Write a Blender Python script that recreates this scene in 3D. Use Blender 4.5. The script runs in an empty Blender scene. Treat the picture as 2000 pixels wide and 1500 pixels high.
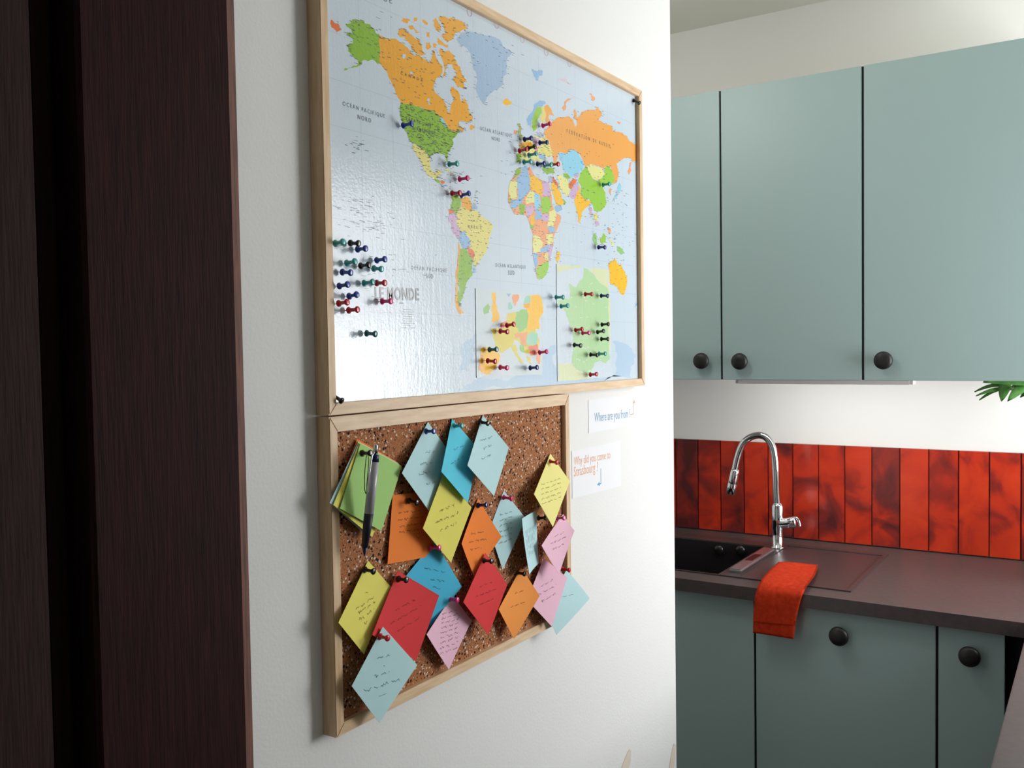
import bpy, bmesh, math, random
from mathutils import Vector, Matrix
from mathutils.geometry import tessellate_polygon
random.seed(7)
S = bpy.context.scene
COL = S.collection

# ------------------------------------------------------------------ camera
F = 1790.76
YAW, PITCH, ROLL = (math.radians(a) for a in (32.842, 2.1008, -0.8712))
CAM = Vector((0.807, 0.0, 1.54))
_r0 = Vector((math.cos(YAW), math.sin(YAW), 0))
FW = Vector((-math.sin(YAW)*math.cos(PITCH), math.cos(YAW)*math.cos(PITCH), -math.sin(PITCH)))
_u0 = _r0.cross(FW)
RT = math.cos(ROLL)*_r0 + math.sin(ROLL)*_u0
UP = -math.sin(ROLL)*_r0 + math.cos(ROLL)*_u0
cd = bpy.data.cameras.new('camera'); cam = bpy.data.objects.new('camera', cd); COL.objects.link(cam)
cam.matrix_world = Matrix(((RT.x, UP.x, -FW.x, CAM.x), (RT.y, UP.y, -FW.y, CAM.y), (RT.z, UP.z, -FW.z, CAM.z), (0, 0, 0, 1)))
cd.sensor_width = 36; cd.lens = F/2000*36; cd.clip_start = 0.02
S.camera = cam

def ray(px, py): return (px-1000)/F*RT - (py-750)/F*UP + FW
def onX(px, py, X): d = ray(px, py); return CAM + d*((X-CAM.x)/d.x)
def onY(px, py, Y): d = ray(px, py); return CAM + d*((Y-CAM.y)/d.y)
def onZ(px, py, Z): d = ray(px, py); return CAM + d*((Z-CAM.z)/d.z)

# ------------------------------------------------------------------ world, daylight, exposure
w = bpy.data.worlds.new('world'); S.world = w; w.use_nodes = True
w.node_tree.nodes['Background'].inputs[0].default_value = (0.95, 0.98, 1.0, 1)
w.node_tree.nodes['Background'].inputs[1].default_value = 0.19
WIN_Y0, WIN_Y1, WIN_Z0, WIN_Z1, WALL_R = 2.08, 2.90, 1.04, 2.15, 1.55
FILL_Z0 = 1.64     # full daylight below this height; above it an added softer light for the upper doors
def window_light(name, za, zb, energy):
    ld = bpy.data.lights.new(name, 'AREA'); ld.shape = 'RECTANGLE'
    ld.size = WIN_Y1-WIN_Y0; ld.size_y = zb-za; ld.energy = energy; ld.color = (0.97, 0.985, 1.0)
    lo = bpy.data.objects.new(name, ld); COL.objects.link(lo)
    lo.matrix_world = Matrix.Translation((WALL_R+0.02, (WIN_Y0+WIN_Y1)/2, (za+zb)/2)) @ Matrix(((0, 0, 1, 0), (1, 0, 0, 0), (0, 1, 0, 0), (0, 0, 0, 1)))
window_light('window_daylight', WIN_Z0, FILL_Z0, 26)
window_light('upper_fill', FILL_Z0, WIN_Z1, 11.5)
kl = bpy.data.lights.new('kitchen_fill_light', 'POINT'); kl.energy = 11; kl.shadow_soft_size = .15; kl.color = (1.0, .98, .95)  # added fill light, out of view, brightens the cabinet fronts
ko = bpy.data.objects.new('kitchen_fill_light', kl); COL.objects.link(ko); ko.location = (-.40, 1.75, 2.42)
S.view_settings.view_transform = 'Standard'; S.view_settings.look = 'None'
S.view_settings.gamma = 1; S.view_settings.use_curve_mapping = False
S.view_settings.exposure = -0.10

# ------------------------------------------------------------------ helpers
def lin(c):
    return tuple(((v/255)/12.92 if v/255 <= .04045 else ((v/255+.055)/1.055)**2.4) for v in c)
MATS = {}
def mat(name, rgb, rough=.6, metal=0., spec=.5, noise=None, bump=None, coat=0., coat_rough=.1, scale=(1, 1, 1)):
    """rgb in sRGB 0-255; noise=(scale, rgb2, detail, lo, hi); bump=(scale, strength, distance)"""
    if name in MATS: return MATS[name]
    m = bpy.data.materials.new(name); m.use_nodes = True; nt = m.node_tree; b = nt.nodes['Principled BSDF']
    b.inputs['Base Color'].default_value = (*lin(rgb), 1); b.inputs['Roughness'].default_value = rough
    b.inputs['Metallic'].default_value = metal; b.inputs['Specular IOR Level'].default_value = spec
    b.inputs['Coat Weight'].default_value = coat; b.inputs['Coat Roughness'].default_value = coat_rough
    def coords():
        tc = nt.nodes.new('ShaderNodeTexCoord'); mp = nt.nodes.new('ShaderNodeMapping'); mp.inputs['Scale'].default_value = scale
        nt.links.new(tc.outputs['Object'], mp.inputs[0]); return mp.outputs[0]
    if noise:
        n = nt.nodes.new('ShaderNodeTexNoise'); n.inputs['Scale'].default_value = noise[0]; n.inputs['Detail'].default_value = noise[2]
        nt.links.new(coords(), n.inputs['Vector'])
        r = nt.nodes.new('ShaderNodeValToRGB'); r.color_ramp.elements[0].position = noise[3]; r.color_ramp.elements[1].position = noise[4]
        r.color_ramp.elements[0].color = (*lin(rgb), 1); r.color_ramp.elements[1].color = (*lin(noise[1]), 1)
        nt.links.new(n.outputs['Fac'], r.inputs[0]); nt.links.new(r.outputs[0], b.inputs['Base Color'])
    if bump:
        n = nt.nodes.new('ShaderNodeTexNoise'); n.inputs['Scale'].default_value = bump[0]; n.inputs['Detail'].default_value = 3
        nt.links.new(coords(), n.inputs['Vector'])
        k = nt.nodes.new('ShaderNodeBump'); k.inputs['Strength'].default_value = bump[1]; k.inputs['Distance'].default_value = bump[2]
        nt.links.new(n.outputs['Fac'], k.inputs['Height']); nt.links.new(k.outputs[0], b.inputs['Normal'])
    MATS[name] = m; return m

def mesh_obj(name, verts, faces, m, parent=None, smooth=False):
    me = bpy.data.meshes.new(name); me.from_pydata([tuple(v) for v in verts], [], faces); me.update()
    if smooth: me.polygons.foreach_set('use_smooth', [True]*len(me.polygons))
    if m: me.materials.append(m)
    return link(name, me, parent)
def link(name, me, parent=None):
    o = bpy.data.objects.new(name, me); COL.objects.link(o)
    if parent:
        o.parent = parent; o.matrix_parent_inverse = Matrix.Translation(-parent.location)
    return o
def bm_obj(name, bm, m, parent=None, smooth=False):
    bmesh.ops.recalc_face_normals(bm, faces=bm.faces)
    me = bpy.data.meshes.new(name); bm.to_mesh(me); bm.free()
    if smooth: me.polygons.foreach_set('use_smooth', [True]*len(me.polygons))
    if m: me.materials.append(m)
    return link(name, me, parent)
def add_box(bm, a, b, bev=0.):
    r = bmesh.ops.create_cube(bm, size=1)
    vs = r['verts']
    for v in vs: v.co = Vector([(a[i]+b[i])/2 + v.co[i]*(b[i]-a[i]) for i in range(3)])
    if bev:
        es = list({e for v in vs for e in v.link_edges})
        bmesh.ops.bevel(bm, geom=es, offset=bev, segments=2, affect='EDGES')
def box(name, a, b, m, parent=None, bev=0.):
    bm = bmesh.new(); add_box(bm, a, b, bev); return bm_obj(name, bm, m, parent)
def empty(name, loc):
    o = bpy.data.objects.new(name, None); COL.objects.link(o); o.location = loc; o.empty_display_size = .02; return o
def tag(o, label=None, cat=None, group=None, kind=None):
    if label: o['label'] = label
    if cat: o['category'] = cat
    if group: o['group'] = group
    if kind: o['kind'] = kind
    return o
def lathe(name, prof, m, parent=None, axis='X', loc=(0, 0, 0), seg=16):
    """prof: list of (along, radius)"""
    V, Fc = [], []
    for a, r in prof:
        for k in range(seg):
            t = 2*math.pi*k/seg; c, s = r*math.cos(t), r*math.sin(t)
            p = {'X': (a, c, s), 'Y': (s, a, c), 'Z': (c, s, a)}[axis]
            V.append(Vector(p)+Vector(loc))
    n = len(prof)
    for i in range(n-1):
        for k in range(seg):
            Fc.append((i*seg+k, i*seg+(k+1) % seg, (i+1)*seg+(k+1) % seg, (i+1)*seg+k))
    Fc.append(tuple(range(seg-1, -1, -1))); Fc.append(tuple((n-1)*seg+k for k in range(seg)))
    o = mesh_obj(name, V, Fc, m, parent, True)
    return o
def tube_data(pts, rad, seg=12):
    pts = [Vector(p) for p in pts]; V, Fc = [], []
    up = None
    for i, p in enumerate(pts):
        d = (pts[min(i+1, len(pts)-1)]-pts[max(i-1, 0)]).normalized()
        if up is None: up = d.orthogonal().normalized()
        up = (up - d*up.dot(d)).normalized(); sd = d.cross(up)
        r = rad[i] if isinstance(rad, (list, tuple)) else rad
        for k in range(seg):
            t = 2*math.pi*k/seg; V.append(p + r*(math.cos(t)*up + math.sin(t)*sd))
    for i in range(len(pts)-1):
        for k in range(seg): Fc.append((i*seg+k, i*seg+(k+1) % seg, (i+1)*seg+(k+1) % seg, (i+1)*seg+k))
    Fc.append(tuple(range(seg-1, -1, -1))); Fc.append(tuple((len(pts)-1)*seg+k for k in range(seg)))
    return V, Fc
def tube(name, pts, rad, m, parent=None, seg=12):
    V, Fc = tube_data(pts, rad, seg); return mesh_obj(name, V, Fc, m, parent, True)
def spline(pts, n=8):
    pts = [Vector(p) for p in pts]; out = []
    for i in range(len(pts)-1):
        p0, p1, p2, p3 = pts[max(i-1, 0)], pts[i], pts[i+1], pts[min(i+2, len(pts)-1)]
        for k in range(n):
            t = k/n
            out.append(.5*((2*p1)+(p2-p0)*t+(2*p0-5*p1+4*p2-p3)*t*t+(3*p1-p0-3*p2+p3)*t**3))
    out.append(pts[-1]); return out

# ------------------------------------------------------------------ materials
M_WALL = mat('white_plaster', (236, 236, 234), .75, bump=(220, .16, .002))
M_KWALL = mat('kitchen_paint', (236, 236, 232), .7, bump=(120, .05, .002))
M_CEIL = mat('ceiling_paint', (226, 226, 216), .85)
M_FLOOR = mat('floor_boards', (72, 56, 46), .5, noise=(6, (56, 42, 34), 4, .35, .7))
M_DARK = mat('dark_stained_wood', (52, 27, 25), .7, spec=.12, noise=(14, (36, 18, 18), 6, .35, .7), bump=(30, .25, .003), scale=(14, 14, 1))
M_DARK2 = mat('dark_door_wood', (56, 38, 35), .7, spec=.15, noise=(14, (44, 29, 28), 6, .35, .7), bump=(30, .25, .003), scale=(14, 14, 1))
M_EDGE = mat('paler_wood_edge', (112, 66, 46), .6, noise=(20, (70, 40, 34), 5, .4, .65), scale=(8, 8, 1))
M_PINE = mat('pale_pine', (236, 206, 170), .5, noise=(16, (216, 182, 140), 5, .35, .7), scale=(9, 1, 9))
M_PINE_V = mat('pale_pine_upright', (232, 200, 162), .5, noise=(16, (210, 174, 130), 5, .35, .7), scale=(9, 9, 1))
M_BLUE = mat('blue_grey_lacquer', (166, 189, 188), .42, spec=.5)
M_BLUE_LOW = M_BLUE
M_CARC = mat('carcass_white', (222, 222, 220), .5)
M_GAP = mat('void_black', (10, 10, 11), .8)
M_KNOB = mat('black_knob', (27, 25, 25), .45, bump=(300, .2, .001))
M_TOP = mat('worktop_slate', (82, 73, 72), .38, noise=(60, (72, 63, 63), 6, .3, .7), bump=(200, .08, .001))
M_SINK = mat('sink_black', (34, 31, 32), .3)
M_DRAIN = mat('sink_drainer', (70, 62, 62), .33, noise=(300, (62, 54, 54), 3, .3, .7))
M_CHROME = mat('chrome', (225, 227, 230), .06, metal=1)
M_SLOT = mat('dark_slot', (30, 28, 28), .25)
M_TOWEL = mat('towel_cotton', (205, 62, 30), .95, spec=.1, noise=(90, (182, 48, 24), 4, .3, .7), bump=(600, .5, .002))
M_LEAF = mat('plant_leaf', (70, 132, 60), .3, noise=(30, (116, 168, 92), 3, .4, .75))
M_POT = mat('pot_ceramic', (214, 208, 198), .4)
M_SOIL = mat('soil', (50, 38, 30), .9)
M_LAMP = mat('lamp_white', (240, 240, 240), .4)
M_PAPER = mat('sign_paper', (240, 241, 245), .7)

def tile_material():
    m = bpy.data.materials.new('glazed_tile'); m.use_nodes = True; nt = m.node_tree; b = nt.nodes['Principled BSDF']
    N = nt.nodes.new; L = nt.links.new
    tc = N('ShaderNodeTexCoord'); oi = N('ShaderNodeObjectInfo'); mul = N('ShaderNodeVectorMath'); mul.operation = 'SCALE'; mul.inputs['Scale'].default_value = 37
    L(oi.outputs['Location'], mul.inputs[0]); add = N('ShaderNodeVectorMath'); add.operation = 'ADD'
    L(tc.outputs['Object'], add.inputs[0]); L(mul.outputs[0], add.inputs[1])
    n = N('ShaderNodeTexNoise'); n.inputs['Scale'].default_value = 9; n.inputs['Detail'].default_value = 5; n.inputs['Distortion'].default_value = .8
    L(add.outputs[0], n.inputs['Vector'])
    sh = N('ShaderNodeMath'); sh.operation = 'MULTIPLY_ADD'; sh.inputs[1].default_value = .44; sh.inputs[2].default_value = -.19
    sc_ = N('ShaderNodeSeparateColor'); L(oi.outputs['Color'], sc_.inputs[0]); L(sc_.outputs[0], sh.inputs[0]); s2 = N('ShaderNodeMath'); s2.operation = 'ADD'; L(n.outputs['Fac'], s2.inputs[0]); L(sh.outputs[0], s2.inputs[1])
    r = N('ShaderNodeValToRGB'); e = r.color_ramp.elements
    e[0].position = .28; e[0].color = (*lin((206, 62, 30)), 1); e[1].position = .78; e[1].color = (*lin((88, 34, 34)), 1)
    x = e.new(.48); x.color = (*lin((192, 52, 28)), 1); x = e.new(.6); x.color = (*lin((146, 42, 32)), 1)
    L(s2.outputs[0], r.inputs[0]); L(r.outputs[0], b.inputs['Base Color'])
    b.inputs['Roughness'].default_value = .22
    k = N('ShaderNodeBump'); k.inputs['Strength'].default_value = .25; k.inputs['Distance'].default_value = .004
    L(n.outputs['Fac'], k.inputs['Height']); L(k.outputs[0], b.inputs['Normal'])
    return m
M_TILE = tile_material()
M_GROUT = mat('tile_grout', (112, 82, 64), .9)

def cork_material():
    m = bpy.data.materials.new('flecked_cork'); m.use_nodes = True; nt = m.node_tree; b = nt.nodes['Principled BSDF']
    N = nt.nodes.new; L = nt.links.new
    tc = N('ShaderNodeTexCoord')
    n = N('ShaderNodeTexNoise'); n.inputs['Scale'].default_value = 420; n.inputs['Detail'].default_value = 2; L(tc.outputs['Object'], n.inputs['Vector'])
    base = N('ShaderNodeValToRGB'); base.color_ramp.elements[0].color = (*lin((152, 92, 58)), 1); base.color_ramp.elements[1].color = (*lin((186, 126, 82)), 1)
    base.color_ramp.elements[0].position = .35; base.color_ramp.elements[1].position = .65; L(n.outputs['Fac'], base.inputs[0])
    col = base.outputs[0]
    for scale, thr, rgb, dist in ((230, .90, (34, 26, 24), .46), (250, .90, (226, 208, 190), .40), (420, .90, (60, 40, 32), .5), (460, .93, (214, 180, 150), .5)):
        v = N('ShaderNodeTexVoronoi'); v.inputs['Scale'].default_value = scale
        off = N('ShaderNodeVectorMath'); off.operation = 'ADD'; off.inputs[1].default_value = (scale*.013, 0.37, scale*.007)
        L(tc.outputs['Object'], off.inputs[0]); L(off.outputs[0], v.inputs['Vector'])
        g = N('ShaderNodeSeparateColor'); L(v.outputs['Color'], g.inputs[0])
        a = N('ShaderNodeMath'); a.operation = 'GREATER_THAN'; a.inputs[1].default_value = thr; L(g.outputs[0], a.inputs[0])
        d = N('ShaderNodeMath'); d.operation = 'LESS_THAN'; d.inputs[1].default_value = dist; L(v.outputs['Distance'], d.inputs[0])
        f = N('ShaderNodeMath'); f.operation = 'MULTIPLY'; L(a.outputs[0], f.inputs[0]); L(d.outputs[0], f.inputs[1])
        mx = N('ShaderNodeMixRGB'); L(f.outputs[0], mx.inputs[0]); L(col, mx.inputs[1]); mx.inputs[2].default_value = (*lin(rgb), 1)
        col = mx.outputs[0]
    L(col, b.inputs['Base Color']); b.inputs['Roughness'].default_value = .85; b.inputs['Specular IOR Level'].default_value = .25
    k = N('ShaderNodeBump'); k.inputs['Strength'].default_value = .4; k.inputs['Distance'].default_value = .002
    L(n.outputs['Fac'], k.inputs['Height']); L(k.outputs[0], b.inputs['Normal'])
    return m
M_CORK = cork_material()

def print_mat(name, rgb):
    """glossy laminated print: rippled film over flat colour"""
    if name in MATS: return MATS[name]
    m = bpy.data.materials.new(name); m.use_nodes = True; nt = m.node_tree; b = nt.nodes['Principled BSDF']
    N = nt.nodes.new; L = nt.links.new
    b.inputs['Base Color'].default_value = (*lin(rgb), 1); b.inputs['Roughness'].default_value = .17; b.inputs['Specular IOR Level'].default_value = .55
    g = N('ShaderNodeNewGeometry'); mp = N('ShaderNodeMapping'); mp.inputs['Scale'].default_value = (1, 1, .12); L(g.outputs['Position'], mp.inputs[0])
    n = N('ShaderNodeTexNoise'); n.inputs['Scale'].default_value = 170; n.inputs['Detail'].default_value = 2; L(mp.outputs[0], n.inputs['Vector'])
    n2 = N('ShaderNodeTexNoise'); n2.inputs['Scale'].default_value = 260; n2.inputs['Detail'].default_value = 2; L(g.outputs['Position'], n2.inputs['Vector'])
    ad = N('ShaderNodeMath'); ad.operation = 'ADD'; L(n.outputs['Fac'], ad.inputs[0]); L(n2.outputs['Fac'], ad.inputs[1])
    k = N('ShaderNodeBump'); k.inputs['Strength'].default_value = .16; k.inputs['Distance'].default_value = .0012
    L(ad.outputs[0], k.inputs['Height']); L(k.outputs[0], b.inputs['Normal'])
    MATS[name] = m; return m

# ------------------------------------------------------------------ the room
KW = 3.06          # kitchen back wall
CEIL = 2.643
WALL_END = 1.9174
def structure(o): o['kind'] = 'structure'; return o
structure(box('floor', (-1.6, -2.2, -.05), (WALL_R+.12, KW+.1, 0), M_FLOOR))
structure(box('ceiling', (-1.6, -2.2, CEIL), (WALL_R+.12, KW+.1, CEIL+.05), M_CEIL))
structure(box('wall_back', (-1.6, KW, 0), (WALL_R+.12, KW+.1, CEIL), M_KWALL))
wl = structure(box('wall_left', (-.10, onX(172, 750, .022).y+.010, 0), (0, WALL_END, CEIL), M_WALL, bev=.004))
structure(box('wall_far_left', (-1.6, -2.2, 0), (-1.5, KW, CEIL), M_KWALL))
bm = bmesh.new()
for a, b in (((WALL_R, -2.2, 0), (WALL_R+.12, WIN_Y0, CEIL)), ((WALL_R, WIN_Y1, 0), (WALL_R+.12, KW, CEIL)),
             ((WALL_R, WIN_Y0, 0), (WALL_R+.12, WIN_Y1, WIN_Z0)), ((WALL_R, WIN_Y0, WIN_Z1), (WALL_R+.12, WIN_Y1, CEIL))):
    add_box(bm, a, b)
structure(bm_obj('wall_right', bm, M_KWALL))
bm = bmesh.new()
t = .035
for a, b in (((WALL_R+.03, WIN_Y0, WIN_Z0), (WALL_R+.07, WIN_Y1, WIN_Z0+t)), ((WALL_R+.03, WIN_Y0, WIN_Z1-t), (WALL_R+.07, WIN_Y1, WIN_Z1)),
             ((WALL_R+.03, WIN_Y0, WIN_Z0+t), (WALL_R+.07, WIN_Y0+t, WIN_Z1-t)), ((WALL_R+.03, WIN_Y1-t, WIN_Z0+t), (WALL_R+.07, WIN_Y1, WIN_Z1-t))):
    add_box(bm, a, b)
structure(bm_obj('window_1', bm, M_LAMP))

# dark doorway at the left: casing, rebate, door leaf
cyl, cyr, cyo = onX(172, 750, .022).y, onX(462, 750, .022).y, onX(476, 750, .012).y
casing = [(.0, cyl), (.018, cyl), (.022, cyl+.004), (.022, cyr), (.012, cyo), (.0, cyo)]
V = [(x, y, 0) for x, y in casing]+[(x, y, 2.35) for x, y in casing]; n = len(casing)
structure(mesh_obj('trim_1', V, [(i, (i+1) % n, n+(i+1) % n, n+i) for i in range(n) if i != 3]+[tuple(range(n-1, -1, -1)), tuple(range(n, 2*n))], M_DARK))
tr1 = bpy.data.objects['trim_1']
mesh_obj('pale_edge', [V[3], V[4], V[n+4], V[n+3]], [(0, 1, 2, 3)], M_EDGE, tr1)  # lighter brown chamfer along the casing
structure(box('trim_5', (-.13, cyl+.0015, 0), (-.0005, cyl+.009, 2.35), M_DARK))
jamb = structure(box('trim_2', (-.13, .36, 0), (-.045, cyl+.001, 2.35), M_DARK))
box('door_stop', (-.045, cyl-.022, 0), (-.020, cyl+.001, 2.35), M_DARK, jamb, bev=.003)
door = structure(box('door_1', (-.024, -.40, .01), (.016, onX(88, 750, .016).y, 2.33), M_DARK2, bev=.006))

# tapered tan patches low on the plaster
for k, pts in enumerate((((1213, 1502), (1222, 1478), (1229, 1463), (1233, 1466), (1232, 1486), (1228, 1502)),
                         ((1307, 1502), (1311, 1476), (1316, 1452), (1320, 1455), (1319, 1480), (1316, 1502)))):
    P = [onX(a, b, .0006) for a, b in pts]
    o = mesh_obj('tan_patch', P, [tuple(range(len(P)))], mat('patch_tan', (226, 212, 196), .75), wl)

# ------------------------------------------------------------------ kitchen: upper cabinets
UY = 2.633; UZ0, UZ1 = 1.443, 2.296
def knob(parent, x, y, z):
    o = lathe('knob', [(0, .008), (-.010, .008), (-.013, .0205), (-.018, .0245), (-.024, .0235), (-.028, .018), (-.030, .008)], M_KNOB, parent, 'Y', (x, y, z), 24)
    return o
def cabinet(name, x0, x1, yf, yb, z0, z1, doors, label, group, cat='cabinet'):
    e = empty(name, ((x0+x1)/2, (yf+yb)/2, z0)); tag(e, label, cat, group)
    bm = bmesh.new(); add_box(bm, (x0+.001, yf+.0205, z0), (x1-.001, yb, z1)); bm_obj('body', bm, M_CARC, e)
    for a, b, kx, kz in doors:
        d = box('door', (a, yf, z0), (b, yf+.019, z1), M_BLUE, e, bev=.0012)
        if kx is not None:
            k = knob(d, kx, yf, kz); 
    return e
def kpos(px, py, y): p = onY(px, py, y); return p.x, p.z
k1 = kpos(1368, 705, UY-.024); k2 = kpos(1443, 706, UY-.024); k3 = kpos(1724, 704, UY-.024)
xa = onY(1407.8, 460, UY).x; xb = onY(1685, 440, UY).x
ca = cabinet('wall_cabinet', xa-.402, xb, UY, KW-.001, UZ0, UZ1, [(xa-.401, xa-.0028, *k1), (xa+.0028, xb-.003, *k2)],
        'blue-grey two-door wall cabinet above the sink, two black knobs side by side', 'blue-grey wall cabinets')
cb_ = cabinet('wall_cabinet', xb, xb+.45, UY, KW-.001, UZ0, UZ1, [(xb+.003, xb+.449, *k3)],
        'blue-grey wall cabinet at the right edge of the photo with one black knob', 'blue-grey wall cabinets')
for x, own, wa, wb in ((xa, ca, .0032, .0032), (xb, ca, .0032, 0), (xb, cb_, 0, .0032)):   # black strips painted as the shade between neighbouring doors
    o = box('gap_shade', (x-wa, UY+.004, UZ0+.001), (x+wb, UY+.0206, UZ1-.001), M_GAP, own)
# lamp strip under the wall cabinets
pa, pb = onY(1440, 750, 2.72), onY(1778, 752, 2.72)
lp = empty('under_cabinet_lamp', ((pa.x+pb.x)/2, 2.74, UZ0)); tag(lp, 'slim white lamp strip under the blue-grey wall cabinets', 'lamp')
box('housing', (pa.x, 2.72, pb.z), (pb.x, 2.775, UZ0-.0005), M_LAMP, lp, bev=.003)
box('end_cap', (pa.x-.006, 2.722, pb.z+.001), (pa.x, 2.773, UZ0-.0005), M_CARC, lp)
box('end_cap', (pb.x, 2.722, pb.z+.001), (pb.x+.006, 2.773, UZ0-.0005), M_CARC, lp)

sl = bpy.data.lights.new('strip_light', 'AREA'); sl.shape = 'RECTANGLE'; sl.size = pb.x-pa.x; sl.size_y = .03; sl.energy = 1.8; sl.color = (1, .99, .97)
so_ = bpy.data.objects.new('strip_light', sl); COL.objects.link(so_); so_.location = ((pa.x+pb.x)/2, 2.76, pb.z-.002); so_.rotation_euler = (.5, 0, 0)
so_.parent = lp; so_.matrix_parent_inverse = Matrix.Translation(-lp.location)

# ------------------------------------------------------------------ backsplash tiles
TY = 3.049; TZ0, TZ1 = .903, 1.2165
bs = empty('tile_backsplash', (.1, TY, TZ0)); tag(bs, 'row of upright glazed orange-red tiles on the wall behind the sink', 'backsplash')
tx = [onY(x, 858+(x-1320)*.045, TY).x for x in (1320, 1365.7, 1408.9, 1455, 1502, 1551, 1601.8, 1652.3, 1705.7, 1760.6, 1816.4, 1874, 1934, 1994.6)]
pitch = (tx[-1]-tx[0])/(len(tx)-1)
x_first = tx[0]-2*pitch; ntile = len(tx)+4
box('grout', (x_first, TY+.004, TZ0), (x_first+ntile*pitch, KW-.0005, TZ1), M_GROUT, bs)
bm = bmesh.new(); add_box(bm, (-pitch/2+.0013, -.004, 0), (pitch/2-.0013, .006, TZ1-TZ0), .0016)
bmesh.ops.recalc_face_normals(bm, faces=bm.faces); tme = bpy.data.meshes.new('tile'); bm.to_mesh(tme); bm.free(); tme.materials.append(M_TILE)
GLAZE = [.6, .5, .95, .5, .6, .4, .65, .55, .62, .4, .75, .15, .55, .25, .3, .6, .4, .5]
for i in range(ntile):
    o = bpy.data.objects.new('tile', tme); COL.objects.link(o); o.parent = bs
    o.matrix_parent_inverse = Matrix.Translation(-bs.location)
    o.color = (GLAZE[i % len(GLAZE)], 0, 0, 1)
    o.location = (x_first+(i+.5)*pitch, TY+random.uniform(-.0007, .0007), TZ0)
    o.rotation_euler = (random.uniform(-.004, .004), 0, random.uniform(-.012, .012))

# ------------------------------------------------------------------ worktop, sink, tap
WF, WZ, WT = 2.371, .900, .035
LEGX = .668
SX0, SX1, SY0, SY1 = -.62, onZ(1662, 1157, WZ).x, onZ(1662, 1157, WZ).y, 2.945
BX0, BX1, BY0, BY1 = -.52, -.098, 2.455, 2.875      # bowl opening
bm = bmesh.new()
for a, b in (((-1.5, WF, WZ-WT), (BX0, KW-.001, WZ)), ((BX0, WF, WZ-WT), (BX1, BY0, WZ)), ((BX0, BY1, WZ-WT), (BX1, KW-.001, WZ)), ((BX1, WF, WZ-WT), (WALL_R-.001, KW-.001, WZ))):
    add_box(bm, a, b)
tag(bm_obj('kitchen_worktop', bm, M_TOP), 'dark slate worktop running under the tiles with the black sink in it', 'worktop')
tag(box('side_worktop', (LEGX, 1.25, WZ-WT), (WALL_R-.001, WF-.0005, WZ), M_TOP, bev=.002), 'grey worktop in the bottom right corner running towards the viewer', 'worktop')

sk = empty('sink', (-.1, 2.68, WZ)); tag(sk, 'black inset sink with a flat drainer board beside its bowl', 'sink')
bm = bmesh.new()
h = .0035
for a, b in (((SX0, SY0, WZ), (BX0, SY1, WZ+h)), ((BX0, SY0, WZ), (BX1, BY0, WZ+h)), ((BX0, BY1, WZ), (BX1, SY1, WZ+h)), ((BX1, SY0, WZ), (BX1+.06, SY1, WZ+h)),
             ((BX1+.06, SY0, WZ), (SX1, SY0+.012, WZ+h)), ((BX1+.06, SY1-.03, WZ), (SX1, SY1, WZ+h)), ((SX1-.012, SY0+.012, WZ), (SX1, SY1-.03, WZ+h))):
    add_box(bm, a, b)
bm_obj('rim', bm, M_DRAIN, sk)
box('drainer', (BX1+.06, SY0+.012, WZ), (SX1-.012, SY1-.03, WZ+.0012), M_DRAIN, sk)
bm = bmesh.new(); d = .18
for a, b in (((BX0, BY0, WZ-d-.005), (BX1, BY1, WZ-d)), ((BX0, BY0, WZ-d), (BX0+.004, BY1, WZ)), ((BX1-.004, BY0, WZ-d), (BX1, BY1, WZ)),
             ((BX0+.004, BY0, WZ-d), (BX1-.004, BY0+.004, WZ)), ((BX0+.004, BY1-.004, WZ-d), (BX1-.004, BY1, WZ))):
    add_box(bm, a, b)
bm_obj('bowl', bm, M_SINK, sk)
for px, py in ((1406, 1073), (1448, 1074)):
    p = onY(px, py, BY1-.004)
    o = lathe('overflow_cap', [(0, .013), (-.008, .016), (-.014, .015), (-.016, .006)], M_SLOT, sk, 'Y', (p.x, BY1-.004, p.z), 18)
# chrome bar between bowl and drainer
ba, bb = onZ(1438, 1111, WZ+.012), onZ(1500, 1072, WZ+.012)
bw = .019; cx = (ba.x+bb.x)/2
bar = box('chrome_bar', (cx-bw, ba.y-.012, WZ+h), (cx+bw, bb.y+.012, WZ+.014), mat('brushed_steel', (205, 205, 208), .32, metal=1), sk, bev=.004); bar['label'] = 'chrome bar across the sink rim'
ym = ba.y+(bb.y-ba.y)*.52
box('slot', (cx-.011, ym-.045, WZ+.0135), (cx+.011, ym+.045, WZ+.0146), M_SLOT, bar)

FY = onZ(1519, 1070, WZ+.003).y
def fp(px, py): return onY(px, py, FY)
fb = onZ(1519, 1070, WZ+.003)
fc = empty('kitchen_tap', fb); tag(fc, 'tall chrome gooseneck tap with a pull-out spray head', 'tap')
riser = fp(1515.5, 960); fx = fb.x
top0 = fp(1519, 985)
lathe('tap_body', [(WZ+.0035, .021), (WZ+.007, .021), (WZ+.009, .0165), (fp(1519, 1034).z, .0165), (fp(1519, 1030).z, .0185), (fp(1519, 988).z, .0185), (fp(1519, 982).z, .0125)], M_CHROME, fc, 'Z', (fx, FY, 0), 28)
neck = [fp(1518, 988), fp(1516, 960), fp(1515, 920), (fp(1512.5, 890)), fp(1507, 869), fp(1497, 855), fp(1484, 850), fp(1468, 853), fp(1454, 863), fp(1445, 880), fp(1439, 900), fp(1434.5, 922)]
tube('spout', spline(neck, 6), .0112, M_CHROME, fc, 20)
h0, h1 = fp(1436.5, 916), fp(1427, 965)
dv = (h1-h0)
tube('spray_head', [h0, h0+dv*.05, h0+dv*.08, h0+dv*.55, h0+dv*.57, h0+dv*.6, h0+dv*.98, h1], [.0115, .0135, .0148, .0162, .0155, .0163, .0165, .013], M_CHROME, fc, 22)
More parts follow.
